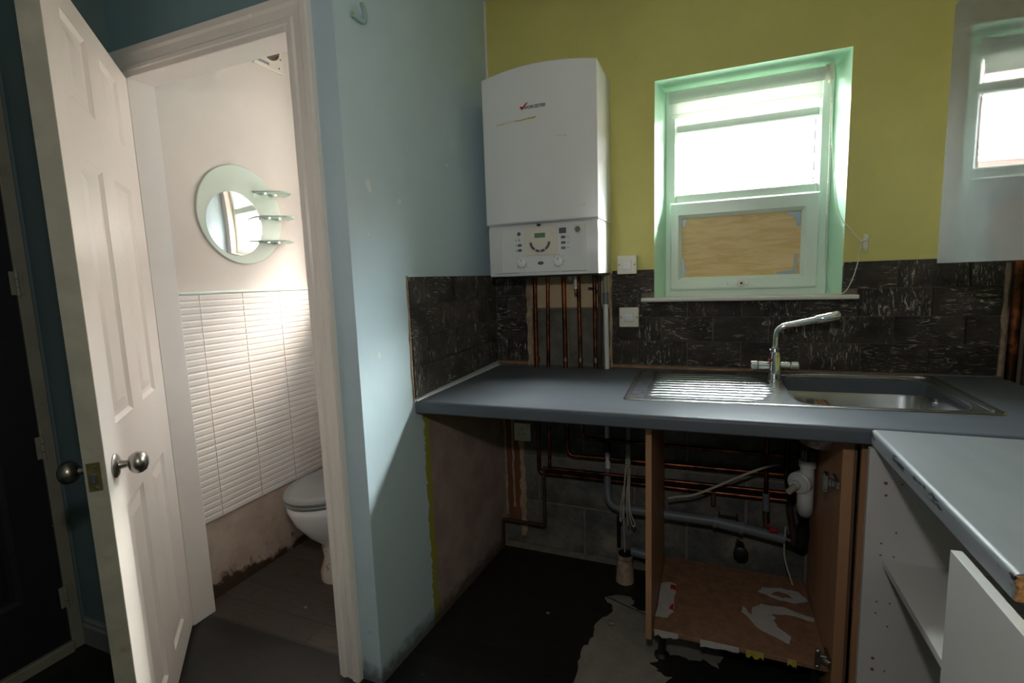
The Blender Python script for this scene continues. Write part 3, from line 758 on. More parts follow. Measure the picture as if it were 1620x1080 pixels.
# square off the corners of the plate
cn = [(SL - .018, SD - .018), (.492, SD - .018), (.492, .018), (SL - .018, .018)]
for c in cn:
    i = min(range(len(outer)), key=lambda q: (outer[q][0] - c[0]) ** 2 + (outer[q][1] - c[1]) ** 2); outer[i] = c
k = G(); k.loft([[sk(x, y, .0022) for x, y in outer], bl_(0, .0022, .085)], True, False, False); k.obj('deck', M['steel'], sink, True)
k = G(); k.loft([bl_(0, .0022, .085), bl_(.003, .0010, .083), bl_(.007, -.006, .08), bl_(.012, -.03, .076), bl_(.020, -.12, .07), bl_(.026, -.140, .066), bl_(.040, -.150, .056), bl_(.10, -.153, .04), bl_(.17, -.156, .02)], True, False, True)
bowl = k.obj('bowl', M['steel'], sink, True, ang=60)
c0 = sk((bx0 + bx1) / 2 + .02, (by0 + by1) / 2 + .02, -.1545)
k = G(); k.lathe(c0, (0, 0, 1), [(.042, 0), (.042, .002), (.034, .003), (.03, 0.0005)], 24); k.obj('waste_strainer', M['chrome'], bowl, True)
c1 = sk(bx1 - .014, .30, -.05)
k = G(); k.lathe(c1, (-1, 0, .1), [(.016, 0), (.016, .003), (.012, .004)], 18); k.obj('overflow_cover', M['chrome'], bowl, True)
k = G(); k.tube([sk(.512, .40, .004), sk(.516, .43, .003), sk(.60, .4475, .004), sk(.9, .4475, .004), sk(.968, .44, .004), sk(.979, .38, .004), sk(.979, .03, .004)], .0035, 8, .03); k.obj('raised_bead', M['steel'], sink, True)

# tap
tp = thing('mixer_tap', (1.160, -.168, wz(1.16, -.168)), 'chrome mixer tap with angled swivel spout behind the sink', 'tap')
TZ = wz(1.16, -.168)
k = G(); k.lathe((1.160, -.168, TZ + .002), (0, 0, 1), [(.027, 0), (.027, .004), (.022, .008), (.0215, .085), (.019, .092), (.0175, .11), (.0185, .112), (.0185, .120), (.013, .123)], 24); k.obj('body', M['chrome'], tp, True)
k = G(); k.tube([(1.160, -.168, TZ + .12), (1.160, -.168, 1.108), (1.285, -.172, 1.137)], .0118, 14, .05); spo = k.obj('spout', M['chrome'], tp, True)
k = G(); k.tube([(1.278, -.172, 1.1353), (1.286, -.1722, 1.1372), (1.345, -.174, 1.151), (1.352, -.174, 1.1525)], [.0125, .0155, .016, .0145], 16); k.obj('nozzle', M['chrome'], spo, True)
for a, b, n_ in ((1.142, 1.108, 1), (1.178, 1.208, 1)):
    k = G(); k.tube([(a, -.168, .9705), (b, -.168, .9705)], .0165, 18); k.obj('valve_body', M['chrome'], tp, True)
for a, b in ((1.107, 1.081), (1.209, 1.237)):
    k = G(); k.tube([(a, -.168, .9705), (a + (b - a) * .12, -.168, .9705), (b - (b - a) * .1, -.168, .9705), (b, -.168, .9705)], [.0150, .0185, .0185, .016], 18); k.obj('handle', M['chrome'], tp, True)
k = G(); k.lathe((1.148, -.186, 1.031), (-.5, -.8, .1), [(.003, 0), (.005, .004), (.004, .012), (.001, .014)], 10); k.obj('grub_screw', M['chrome'], tp, True)
k = G(); k.lathe((1.146, -.183, .992), (-.5, -.8, .3), [(.003, 0), (.006, .004), (.005, .012), (.001, .015)], 10); k.obj('indicator', M['red'], tp, True)

# ------------------------------------------------------------------ boiler
bo = thing('boiler', (.314, 0, 1.315), 'white wall hung gas boiler with a control panel in the corner', 'boiler')
BX0, BX1 = .085, .546
def bow(x): return -.248 - .024 * (1 - ((x - .3155) / .2305) ** 2)
def btop(x): return 2.098 + .016 * (1 - ((x - .3155) / .2305) ** 2)
N = 24; xs = [BX0 + (BX1 - BX0) * i / N for i in range(N + 1)]
g = G()
def shell(zf0, zf1f, yoff, rr):
    secs = []
    for i, x in enumerate(xs):
        z1 = zf1f(x); yf = bow(x) + yoff
        secs.append([(x, -.001, zf0), (x, yf + rr, zf0), (x, yf, zf0 + rr), (x, yf, z1 - rr), (x, yf + rr, z1), (x, -.001, z1)])
    g.loft(secs)
shell(1.530, btop, -.006, .005)
cs = g.obj('casing', M['boiler'], bo, True, ang=30)
g = G(); g.box(BX0 + .004, BX1 - .001, -.250, -.002, 1.322, 1.524, .005, 2); g.box(BX0 + .003, BX1 - .003, -.238, -.002, 1.523, 1.531)
fa = g.obj('control_fascia', M['boiler_grey'], bo, True, ang=30)
g = G(); g.box(BX0 + .01, BX1 - .01, -.22, -.004, 1.316, 1.324); g.obj('underside', M['black'], bo)
fy = lambda x: -.250
def face_box(name, x0, x1, z0, z1, d, m, parent, bev=.001, base=0):
    k = G(); xm = (x0 + x1) / 2; y = fy(xm) + .001; k.box(x0, x1, y - base - d, y, z0, z1, bev); return k.obj(name, m, parent)
pn = face_box('control_panel', .143, .496, 1.336, 1.512, .004, M['boiler_grey'], bo, .0015)
fit = -.004
face_box('programmer_plate', .249, .383, 1.402, 1.512, .0075, M['cream'], bo, .001)
def disc(name, x, z, r, d, m, parent, base, n=24, prof=None):
    k = G(); y = fy(x) - base; k.lathe((x, y + .001, z), (0, -1, 0), prof or [(r, 0), (r, d), (r * .9, d + .001)], n); return k.obj(name, m, parent, True)
pg = disc('programmer_dial', .314, 1.457, .050, .003, M['cream'], bo, .0065, 32)
face_box('display', .292, .336, 1.470, 1.488, .0125, M['lcd'], bo, .0006)
for i, a in enumerate((198, 222, 254, 286, 318, 342)):
    t = math.radians(a); x = .314 + .039 * math.cos(t); z = 1.457 + .039 * math.sin(t); k = G()
    k.box(-.0085, .0085, -.014, 0, -.0045, .0045, .0008)
    rot = Matrix.Rotation(-(t + PI / 2), 4, 'Y')
    for v in k.b.verts: v.co = rot @ v.co + Vector((x, fy(x) + .001, z))
    k.obj('dial_button', M['dgrey'], bo)
for x, z in ((.226, 1.445), (.226, 1.425)): face_box('button', x - .008, x + .008, z - .0045, z + .0045, .0065, M['dgrey'], bo, .0008)
disc('power_button', .224, 1.490, .0075, .003, M['dgrey'], bo, .003, 16)
disc('indicator_light', .225, 1.466, .0028, .002, M['dgrey'], bo, .003, 10)
for z in (1.445, 1.425, 1.466): face_box('symbol', .2085, .2125, z - .003, z + .003, .0047, M['mgrey'], bo, .0004)
face_box('fault_display', .391, .420, 1.482, 1.503, .0055, M['dgrey'], bo, .0008)
for z in (1.467, 1.446, 1.426):
    face_box('button', .399, .416, z - .0045, z + .0045, .0065, M['dgrey'], bo, .0008); face_box('symbol', .423, .434, z - .001, z + .001, .0047, M['mgrey'], bo, .0004)
ga = disc('pressure_gauge', .4665, 1.493, .016, .006, M['cream'], bo, .003, 24)
disc('gauge_face', .4665, 1.493, .0115, .0012, M['lcd'], ga, .0095, 20)
for x in (.236, .389):
    kb = disc('control_knob', x, 1.375, .0195, .014, M['boiler'], bo, .003, 24, [(.021, 0), (.0205, .004), (.0185, .016), (.016, .018)])
    k = G(); y = fy(x) - .0205
    k.box(x - .001, x + .001, y, y + .002, 1.380, 1.390); k.obj('pointer', M['dgrey'], kb)
for x in (.236, .389):
    k = G()
    for a in range(-40, 221, 43):
        t = math.radians(a); k.box(x + .027 * math.cos(t) - .0012, x + .027 * math.cos(t) + .0012, fy(x) - .0046, fy(x), 1.375 + .027 * math.sin(t) - .0012, 1.375 + .027 * math.sin(t) + .0012)
    k.obj('scale_marks', M['mgrey'], bo)
k = G(); k.lathe((.313, -.2525, 1.371), (0, -1, 0), [(.0125, 0), (.0125, .0025), (.011, .003)], 20, sq=.55); k.obj('emblem', M['dgrey'], bo, True)
face_box('catch', .302, .316, 1.516, 1.524, .010, M['black'], bo, .001)
for x0, x1 in ((.12, .22), (.40, .50)): face_box('flap_slot', x0, x1, 1.3335, 1.3355, .0015, M['mgrey'], bo, .0004)
# maker's mark: red tick and grey lettering
k = G(); yb_ = lambda x: bow(x) - .006
P = [(.252, 1.962), (.262, 1.951), (.286, 1.976), (.279, 1.976), (.264, 1.963), (.257, 1.966)]
k.prism(P, lambda x, z: (x, yb_(x) + .0005, z), lambda x, z: (x, yb_(x) - .0008, z)); k.obj('emblem', M['red'], bo)['label'] = 'red tick shaped emblem'
fc = bpy.data.curves.new('lettering', 'FONT'); fc.body = 'WORCESTER'; fc.size = .0155; fc.extrude = .0006; fc.shear = .2; fc.align_x = 'LEFT'; fc.space_character = 1.0; fc.offset = .0004
fo = bpy.data.objects.new('lettering_src', fc); COL.objects.link(fo); dg = bpy.context.evaluated_depsgraph_get(); dg.update()
tm = bpy.data.meshes.new_from_object(fo.evaluated_get(dg)); bpy.data.objects.remove(fo); tm.name = 'lettering'
wd = max(v.co.x for v in tm.vertices); sxx = .088 / wd
for v in tm.vertices:
    x = .268 + v.co.x * sxx; v.co = Vector((x, yb_(x) - .0004 - v.co.z, 1.953 + v.co.y)) - bo.location
tm.materials.clear(); tm.materials.append(M['dgrey']); lo_ = bpy.data.objects.new('lettering', tm); COL.objects.link(lo_); lo_.parent = bo
rnd = random.Random(5)
def streak(x0, x1, z0, z1, m):
    k = G(); n = 10; P = []
    for i in range(n + 1): P.append((x0 + (x1 - x0) * i / n, z0 + (z1 - z0) * i / n + .002 + rnd.uniform(0, .003) * (.4 + i / n)))
    for i in range(n, -1, -1): P.append((x0 + (x1 - x0) * i / n, z0 + (z1 - z0) * i / n - rnd.uniform(0, .003) * (.4 + i / n)))
    k.prism(P, lambda x, z: (x, yb_(x) + .0005, z), lambda x, z: (x, yb_(x) - .0005, z)); k.obj('tape_residue', m, bo)
streak(.148, .316, 1.912, 1.917, M['ochre']); streak(.385, .435, 1.842, 1.838, M['cream']); streak(.46, .50, 1.575, 1.582, M['cream'])
k = G(); k.tube([(.418, -.12, 1.318), (.418, -.12, 1.262)], .0075, 12); k.tube([(.395, -.12, 1.322), (.395, -.12, 1.300)], .009, 12); dv = k.obj('drain_valve', M['waste_white'], bo, True)
k = G(); k.tube([(.418, -.12, 1.262), (.418, -.12, 1.246)], .0055, 10); k.obj('brass_tip', M['brass'], dv, True)

# ------------------------------------------------------------------ switches and sockets
def plate(name, x0, x1, z0, z1, yb, label, cat, rocker, m=M['plastic_white']):
    t = thing(name, ((x0 + x1) / 2, yb, z0), label, cat)
    k = G(); k.box(x0, x1, yb - .016, yb, z0, z1, .003, 2); k.obj('face_plate', m, t)
    a, b, c, d = rocker; k = G(); k.box(a, b, yb - .020, yb - .014, c, d, .002); k.obj('rocker', M['boiler'], t)
    for x in (x0 + .008, x1 - .008):
        k = G(); k.lathe((x, yb - .0155, (z0 + z1) / 2), (0, -1, 0), [(.0032, 0), (.0032, .001), (.001, .0014)], 10); k.obj('screw', M['brass'], t)
    return t
plate('fused_spur', .575, .655, 1.316, 1.394, -.0125, 'cream fused switch on the green wall right of the boiler', 'switch', (.596, .634, 1.334, 1.372))
plate('fused_spur', .582, .663, 1.093, 1.176, -.0125, 'cream fused switch on the dark tiles below the sill', 'switch', (.602, .642, 1.117, 1.152))
ds = thing('wall_socket', (.118, 0, .54), 'dusty white wall socket high under the worktop', 'socket')
k = G(); k.box(.077, .160, -.022, -.006, .545, .632, .003, 2); k.obj('face_plate', M['plastic_white'], ds)
for x, z, w_, h_ in ((.118, .605, .004, .008), (.105, .580, .008, .004), (.131, .580, .008, .004)):
    k = G(); k.box(x - w_ / 2, x + w_ / 2, -.0225, -.020, z - h_ / 2, z + h_ / 2); k.obj('pin_hole', M['black'], ds)
k = G(); k.box(.138, .152, -.026, -.020, .605, .625, .002); k.obj('rocker', M['plastic_white'], ds)

# ------------------------------------------------------------------ pipework
def pipe(pts, r, m, label, name='copper_pipe', cat='pipe', fil=.03, group=None, n=12):
    k = G(); k.tube(pts, r, n, fil); return tag(k.obj(name, m, None, True), label, cat, group)
def collars(o, pts, r, m, name='joint'):
    for a, b in pts:
        k = G(); k.tube([a, b], r, 12); k.obj(name, m, o, True)
UZ = 1.318
a1 = pipe([(.208, -.034, UZ), (.204, -.034, .402), (1.285, -.034, .412)], .0100, M['copper'], 'leftmost copper pipe under the boiler, turning right lowest along the block wall')
collars(a1, [((.208, -.034, .935), (.208, -.034, .955))], .0125, M['copper'])
a2 = pipe([(.270, -.034, UZ), (.262, -.034, .900), (.262, -.05, .446)], .0085, M['copper'], 'second copper pipe from the left under the boiler')
b1 = pipe([(.262, -.064, .443), (1.285, -.064, .455)], .0085, M['copper'], 'middle horizontal copper pipe along the block wall', fil=.02)
b2 = pipe([(.262, -.064, .443), (.237, -.064, .440), (.236, -.064, .158), (.018, -.05, .150), (.012, -.05, .0)], .0085, M['copper_dark'], 'grimy dark pipe dropping in the corner to the floor', fil=.012)
c1_ = pipe([(.342, -.034, UZ), (.344, -.034, .90), (.350, -.050, .510), (1.285, -.050, .522)], .0100, M['copper'], 'third copper pipe under the boiler, turning right uppermost in view')
d1_ = pipe([(.409, -.034, UZ), (.412, -.034, .90), (.420, -.060, .598), (1.285, -.060, .602)], .0090, M['copper'], 'fourth copper pipe under the boiler, running dimly below the worktop')
e1_ = pipe([(.479, -.034, UZ), (.480, -.034, .66)], .0090, M['copper'], 'fifth copper pipe under the boiler, left one of the close pair')
f1_ = pipe([(.499, -.030, UZ), (.499, -.030, .66)], .0075, M['copper_dark'], 'slim dark pipe under the boiler, right one of the close pair')
for o, x in ((c1_, .343), (d1_, .411), (e1_, .480)): collars(o, [((x, -.034, .938), (x, -.034, .958))], .012, M['nickel'])
pipe([(.455, -.046, 1.262), (.476, -.05, 1.262), (.492, -.05, 1.255), (.504, -.048, 1.22), (.512, -.046, 1.17), (.508, -.044, 1.05), (.506, -.044, .93)], .0035, M['black'], 'thin black wire among the pipes beside the white overflow', 'wire', 'wire', .02)
ov = thing('overflow_pipe', (.525, -.03, .46), 'pale plastic overflow pipe dropping from the boiler through the worktop', 'pipe')
k = G(); k.tube([(.524, -.03, 1.318), (.525, -.03, 1.235)], .0105, 14); k.obj('upper_length', M['pipe_dirty'], ov, True)
k = G(); k.tube([(.525, -.03, 1.242), (.525, -.03, 1.192)], .0130, 14); k.obj('coupling', M['waste_grey'], ov, True)
k = G(); k.tube([(.525, -.03, 1.194), (.529, -.03, .93), (.530, -.05, .60)], .0108, 14, .02); k.obj('white_length', M['pipe_white'], ov, True)
k = G(); k.tube([(.530, -.05, .605), (.530, -.05, .545)], .0140, 14); k.obj('rubber_collar', M['black'], ov, True)
k = G(); k.tube([(.530, -.05, .548), (.533, -.052, .462)], .0112, 14); k.obj('lower_length', M['pipe_white'], ov, True)
k = G(); k.tube([(.533, -.052, .47), (.530, -.06, .40), (.540, -.085, .335), (.565, -.096, .316), (.60, -.10, .314)], [.0115, .015, .016, .016, .016, .016, .016, .016, .016, .016, .016, .016, .016, .016, .016, .016, .016, .016, .016, .016], 14, .03); k.obj('grey_elbow', M['waste_grey'], ov, True)
wp = thing('waste_pipe', (.9, -.1, .28), 'long grey plastic waste pipe sloping along the block wall', 'pipe')
k = G(); k.tube([(.585, -.105, .318), (.97, -.105, .318)], .0200, 16); k.obj('pipe_run', M['waste_grey'], wp, True)
k = G(); k.tube([(.965, -.105, .319), (1.075, -.105, .306)], .0235, 16); k.tube([(.965, -.105, .319), (.978, -.105, .3175)], .027, 16); k.tube([(1.062, -.105, .3075), (1.075, -.105, .306)], .027, 16); k.obj('coupling', M['waste_grey'], wp, True)
k = G(); k.tube([(1.07, -.105, .307), (1.225, -.105, .286)], .0200, 16); k.obj('pipe_run', M['waste_grey'], wp, True)
k = G(); k.tube([(1.225, -.105, .286), (1.262, -.115, .280), (1.270, -.16, .30), (1.270, -.17, .38)], .0205, 14, .03); k.obj('dark_elbow', M['black'], wp, True)
k = G(); k.box(.985, 1.055, -.112, -.100, .338, .348, .002); k.box(.985, .990, -.112, -.100, .33, .362, .002); k.box(1.05, 1.055, -.112, -.100, .33, .362, .002); k.obj('pipe_clip', M['black'], wp)
tr = thing('sink_trap', (1.25, -.25, .42), 'white plastic sink trap with a ribbed cap by the right cabinet side', 'trap')
TXc, TYc = 1.245, -.265
k = G(); k.lathe((TXc + .015, TYc, .765), (0, 0, -1), [(.046, 0), (.046, .012), (.030, .035), (.022, .05), (.022, .11)], 20); k.obj('sink_outlet', M['black'], tr, True)
k = G(); k.tube([(TXc + .015, TYc, .70), (TXc + .015, TYc, .60)], .0220, 16); k.tube([(TXc + .015, TYc, .665), (TXc + .015, TYc, .64)], .027, 12); k.obj('tailpiece', M['waste_white'], tr, True)
k = G(); k.lathe((TXc, TYc + .0, .585), (-.55, -.8, -.05), [(.036, -.01), (.038, 0), (.038, .02), (.033, .024), (.033, .028), (.022, .03), (.015, .032), (.015, .05)], 24); k.obj('ribbed_cap', M['waste_white'], tr, True, ang=30)
k = G(); k.tube([(TXc - .025, TYc - .04, .580), (TXc - .048, TYc - .068, .570)], [.012, .010], 12); k.obj('hose_spigot', M['cable_white'], tr, True)
k = G(); k.tube([(TXc + .012, TYc, .60), (TXc + .012, TYc, .50), (TXc + .022, TYc + .05, .455), (TXc + .024, TYc + .10, .45)], .0255, 16, .06); k.obj('trap_bend', M['waste_white'], tr, True)
iv = thing('isolating_valve', (1.155, -.1, .3), 'copper supply pipe with grey fitting and red valve handle', 'valve')
k = G(); k.tube([(1.150, -.09, .80), (1.153, -.09, .45)], .0078, 12); k.obj('upper_pipe', M['copper'], iv, True)
k = G(); k.tube([(1.153, -.09, .455), (1.155, -.09, .385)], .0130, 12); k.obj('push_fitting', M['waste_grey'], iv, True)
k = G(); k.tube([(1.155, -.09, .385), (1.157, -.092, .30)], .0085, 12); k.tube([(1.156, -.091, .365), (1.156, -.091, .352)], .013, 8); k.obj('valve_body', M['brass'], iv, True)
k = G(); k.box(1.163, 1.195, -.140, -.128, .322, .336, .003); k.tube([(1.157, -.095, .329), (1.175, -.134, .329)], .005, 8); k.obj('lever', M['red'], iv)['label'] = 'red lever handle'
pipe([(1.215, -.16, .78), (1.212, -.15, .56), (1.222, -.14, .50), (1.236, -.135, .40), (1.246, -.13, .33), (1.248, -.13, .285)], .0085, M['black'], 'dark flexible hose hanging under the sink', 'flexible_hose', 'hose', .04)
hz = pipe([(1.226, -.145, .44), (1.240, -.140, .36), (1.252, -.135, .285)], .0120, M['copper_dark'], 'grimy brass hose tail beside the waste pipe', 'hose_tail', 'fitting', .02)
pipe([(.965, -.040, .406), (.965, -.044, .358)], .0095, M['brass'], 'short brass drain cock on the lowest copper pipe', 'drain_cock', 'valve', 0)
kn = thing('stop_tap', (1.07, -.05, .15), 'black stop tap low on the block wall behind the cabinet', 'tap')
k = G(); k.lathe((1.07, -.012, .185), (0, -1, 0), [(.018, 0), (.018, .05), (.026, .055), (.028, .075), (.02, .08)], 16); k.obj('body', M['black'], kn, True)
k = G(); k.box(1.055, 1.062, -.065, -.055, .195, .235, .002); k.obj('lever', M['black'], kn)
sp = thing('floor_gulley', (.615, -.09, FZ), 'pale floor socket with a black rubber seal and grey stub', 'drain')
k = G(); k.lathe((.612, -.1, FZ), (0, 0, 1), [(.040, 0), (.036, .06), (.030, .10), (.034, .105), (.034, .125), (.024, .125), (.022, .09)], 20, True, False); k.obj('socket', M['plaster'], sp, True)
k = G(); k.lathe((.614, -.1, .095), (0, 0, 1), [(.030, 0), (.032, .018), (.022, .022), (.008, .018)], 18); k.obj('rubber_seal', M['black'], sp, True)
k = G(); k.tube([(.640, -.095, .125), (.735, -.10, .118)], .0205, 14); k.obj('grey_stub', M['waste_grey'], sp, True)
pipe([(.573, -.025, .095), (.572, -.022, .235)], .009, M['black'], 'short black upright pipe end by the floor socket', 'pipe_stub', 'pipe', 0)
# cables
pipe(spline([(.614, -.04, .74), (.614, -.042, .58), (.612, -.11, .40), (.612, -.125, .30), (.613, -.105, .12)], 8), .0032, M['cable_white'], 'long off white cable hanging down into the floor socket', 'cable', 'cable', 0, n=8)
cbn = thing('cable', (.62, -.1, .26), 'looped bundle of off white cable hanging under the worktop', 'cable')
for q, pts in enumerate(([(.622, -.05, .74), (.624, -.07, .50), (.626, -.13, .36), (.632, -.135, .26)], [(.628, -.05, .74), (.630, -.07, .50), (.640, -.135, .34), (.660, -.135, .27), (.648, -.135, .265), (.634, -.13, .34), (.628, -.1, .46)], [(.618, -.05, .74), (.617, -.07, .50), (.606, -.13, .37), (.598, -.135, .28), (.606, -.13, .29), (.616, -.12, .40)])):
    k = G(); k.tube(spline(pts, 7), .0028, 7); k.obj('strand', M['cable_white'], cbn, True)
k = G(); k.tube([(.622, -.075, .505), (.622, -.075, .495)], .012, 10); k.obj('cable_tie', M['cable_white'], cbn)
pipe(spline([(.795, -.155, .412), (.83, -.155, .424), (.89, -.15, .437), (.96, -.15, .475), (1.05, -.15, .53), (1.136, -.15, .578), (1.19, -.13, .59)], 6), .0048, M['cable_white'], 'off white cable slanting up across the copper pipes', 'cable', 'cable', 0, n=8)
pipe(spline([(1.222, -.11, .34), (1.218, -.12, .27), (1.222, -.13, .21), (1.245, -.16, .135)], 8), .003, M['cable_white'], 'thin off white cable curling behind the trap', 'cable', 'cable', 0, n=8)
pipe(spline([(.90, -.66, FZ + .005), (.97, -.63, FZ + .006), (1.05, -.63, FZ + .006), (1.12, -.66, FZ + .006), (1.17, -.72, FZ + .005)], 8), .0045, M['cable_yellow'], 'yellow cable curving over the dark floor', 'cable', 'cable', 0, n=8)
# corner pipes on the right
for x, y, r, m, lb in ((1.868, -.036, .0150, M['copper'], 'thick copper pipe rising in the right corner, left one'), (1.902, -.050, .0120, M['copper_dark'], 'dark pipe rising in the right corner, right one')):
    pipe([(x, y, .80), (x, y, 2.30)], r, m, lb)

# ------------------------------------------------------------------ sink base cabinet (doors missing)
ub = thing('base_cabinet', (1.04, -.33, FZ), 'open brown sink cabinet without doors, torn paper on its base', 'cabinet')
CY0, CY1 = -.592, -.155
k = G(); k.box(.7605, .7795, CY0, CY1, .108, .852, .001); k.obj('side_panel', M['cab_brown'], ub)
k = G(); k.box(1.2905, 1.318, CY0, CY1, FZ + .001, .852, .001); k.obj('side_panel', M['cab_brown'], ub)
k = G(); k.box(1.318, 1.326, CY0 + .004, CY1, FZ + .001, .852, .001); k.obj('side_panel', M['cab_dark'], ub)
k = G(); k.box(1.329, 1.352, -.618, -.602, FZ + .001, .852, .001); k.obj('filler_strip', M['cab_brown'], ub)
k = G(); k.box(.781, 1.290, CY0 + .03, -.10, .113, .129, .001); k.obj('base_panel', M['base'], ub)
k = G(); k.box(.781, 1.290, -.60, -.582, .838, .852, .001); k.obj('front_rail', M['cab_dark'], ub)
def leg_(x, y):
    k = G(); k.lathe((x, y, FZ), (0, 0, 1), [(.026, 0), (.026, .008), (.014, .016), (.014, .10), (.022, .104), (.022, .127)], 14); k.obj('leg', M['black'], ub, True)
for x, y in ((.805, -.50), (1.262, -.50), (.805, -.16), (1.262, -.16)): leg_(x, y)
def scrap(P, h=.0012, m=M['paper'], seed=0, z0=.129):
    rnd = random.Random(seed); Q = []
    for (a, b), (c, d) in zip(P, P[1:] + P[:1]):
        for i in range(3): Q.append((a + (c - a) * i / 3 + rnd.uniform(-.004, .004), b + (d - b) * i / 3 + rnd.uniform(-.004, .004)))
    k = G(); k.prism(Q, lambda x, y: (x, y, z0), lambda x, y: (x, y, z0 + h)); o = k.obj('paper_scrap', m, ub); return o
scrap([(.784, -.50), (.782, -.30), (.80, -.28), (.835, -.285), (.838, -.36), (.842, -.45), (.82, -.49)], seed=1)
scrap([(1.095, -.385), (1.065, -.34), (1.06, -.375), (1.10, -.435), (1.165, -.48), (1.195, -.49), (1.20, -.46), (1.165, -.42), (1.16, -.39), (1.17, -.375), (1.15, -.36), (1.16, -.35), (1.22, -.34), (1.285, -.355), (1.285, -.33), (1.2, -.305), (1.13, -.31), (1.10, -.34)], seed=2)
scrap([(1.125, -.235), (1.14, -.205), (1.20, -.185), (1.26, -.195), (1.285, -.235), (1.24, -.27), (1.19, -.262)], seed=3)
scrap([(1.165, -.235), (1.19, -.212), (1.22, -.215), (1.23, -.24), (1.20, -.248)], .0018, M['base'], 4)
scrap([(.815, -.30), (.836, -.295), (.834, -.325), (.818, -.32)], .0018, M['red'], 5); scrap([(.82, -.44), (.838, -.41), (.84, -.45)], .0018, M['red'], 6)
for x0, x1, m in ((.786, .862, 'paper'), (.93, 1.045, 'paper'), (1.065, 1.115, 'cable_yellow'), (1.18, 1.205, 'cable_yellow')):
    k = G(); rnd = random.Random(int(x0 * 100)); P = [(x0, .129)] + [(x0 + (x1 - x0) * i / 6, .114 - rnd.uniform(0, .012)) for i in range(7)] + [(x1, .129)]
    k.prism(P, lambda x, z: (x, CY0 + .0295, z), lambda x, z: (x, CY0 + .0275, z)); k.obj('edge_scrap', M[m], ub)
for z in (.706, .118 + .035):
    k = G(); k.box(1.282, 1.2905, -.585, -.52, z - .012, z + .012, .002); k.box(1.252, 1.284, -.567, -.559, z - .013, z + .013, .003); k.box(1.252, 1.266, -.569, -.558, z - .031, z + .031, .003); k.box(1.272, 1.288, -.575, -.567, z - .009, z + .009, .002)
    hn = k.obj('hinge', M['hinge'], ub, True, ang=30)
    for dx, dz in ((1.259, -.024), (1.259, .024), (1.280, 0)):
        q = G(); q.lathe((dx, -.5745 if dz == 0 else -.5685, z + dz), (0, -1, 0), [(.0055, 0), (.004, .002)], 10); q.obj('screw', M['chrome'], hn)
# ------------------------------------------------------------------ white base cabinet under the grey counter
wc = thing('base_cabinet', (1.62, -1.1, FZ), 'white melamine cabinet under the grey counter with one door missing', 'cabinet')
k = G(); k.box(1.325, 1.90, -.700, -.683, FZ + .001, .858, .0008); far = k.obj('side_panel', M['cab_white'], wc)
k = G(); k.box(1.332, 1.90, -1.535, -1.518, FZ + .001, .86, .0008); k.obj('side_panel', M['cab_white'], wc)
k = G(); k.box(1.885, 1.90, -1.518, -.700, .10, .858); k.obj('back_panel', M['cab_white'], wc)
k = G(); k.box(1.352, 1.885, -1.518, -.700, .10, .118); k.obj('bottom_panel', M['cab_white'], wc)
k = G(); k.box(1.366, 1.885, -1.518, -.7005, .548, .566, .0008); k.obj('shelf', M['cab_white'], wc)
k = G(); k.box(1.315, 1.331, -1.530, -1.192, .05, .854, .001); dr = k.obj('door', M['cab_white'], wc)
k = G(); k.box(1.40, 1.41, -1.518, -.70, FZ + .002, .10); k.obj('kick_board', M['cab_white'], wc)
rn = random.Random(4)
for x, z, r in ((1.362, .771, .0045), (1.364, .739, .0032), (1.396, .772, .0025), (1.390, .643, .0025), (1.360, .610, .0026), (1.360, .578, .0026), (1.388, .578, .0025), (1.358, .449, .0025), (1.386, .450, .0025), (1.357, .417, .0025), (1.384, .385, .0025), (1.357, .288, .0042), (1.357, .256, .0045), (1.384, .258, .0025)):
    k = G(); k.lathe((x, -.7, z), (0, -1, 0), [(r, 0), (r, .0004), (r * .6, .0006)], 10); k.obj('screw_hole', M['cab_dark'], far)

# ------------------------------------------------------------------ wall cabinet on the right
wcab = thing('wall_cabinet', (1.74, -.8, 1.313), 'grey high gloss wall cabinet high on the right wall', 'cabinet')
k = G(); k.box(1.5745, 1.928, -1.335, -.345, 1.316, 2.008, .001); k.obj('carcass', M['cab_white'], wcab)
for a, b in ((-.842, -.343), (-1.338, -.846)):
    k = G(); k.box(1.5505, 1.5735, a, b, 1.3135, 2.0105, .0015); k.obj('door', M['gloss_grey'], wcab)

# ------------------------------------------------------------------ toilet room things
# toilet facing the doorway
to = thing('toilet', (-.632, -.4, FZ), 'white toilet with a closed grey seat in the small room', 'toilet')
tx = -.632
def oval(cy, a, bf, bb, z, n=28):
    P = []
    for i in range(n):
        t = 2 * PI * i / n; s_ = math.sin(t); P.append((tx + a * math.cos(t), cy + (bf if s_ < 0 else bb) * s_, z))
    return P
k = G(); k.loft([oval(-.40, .098, .155, .20, FZ), oval(-.40, .102, .158, .20, FZ + .03), oval(-.40, .082, .135, .19, .08), oval(-.405, .085, .14, .19, .16), oval(-.42, .115, .19, .20, .22), oval(-.435, .155, .235, .215, .30), oval(-.44, .178, .252, .22, .355), oval(-.44, .183, .256, .22, .385), oval(-.44, .178, .252, .22, .392), oval(-.44, .12, .19, .16, .390), oval(-.44, .10, .16, .12, .30)])
pan = k.obj('pan', M['toilet'], to, True, ang=60)
k = G(); k.loft([oval(-.40, .1015, .1585, .2005, FZ), oval(-.40, .1045, .1605, .2005, FZ + .03), oval(-.40, .0845, .1375, .1905, .08), oval(-.405, .087, .142, .1905, .15)], True, False, False); k.obj('grimy_foot', M['toilet_grime'], pan, True)
k = G(); k.loft([oval(-.44, .176, .25, .19, .393), oval(-.44, .188, .262, .2, .396), oval(-.44, .191, .265, .2, .405), oval(-.44, .186, .26, .2, .412)]); k.obj('seat', M['seat_grey'], to, True, ang=50)
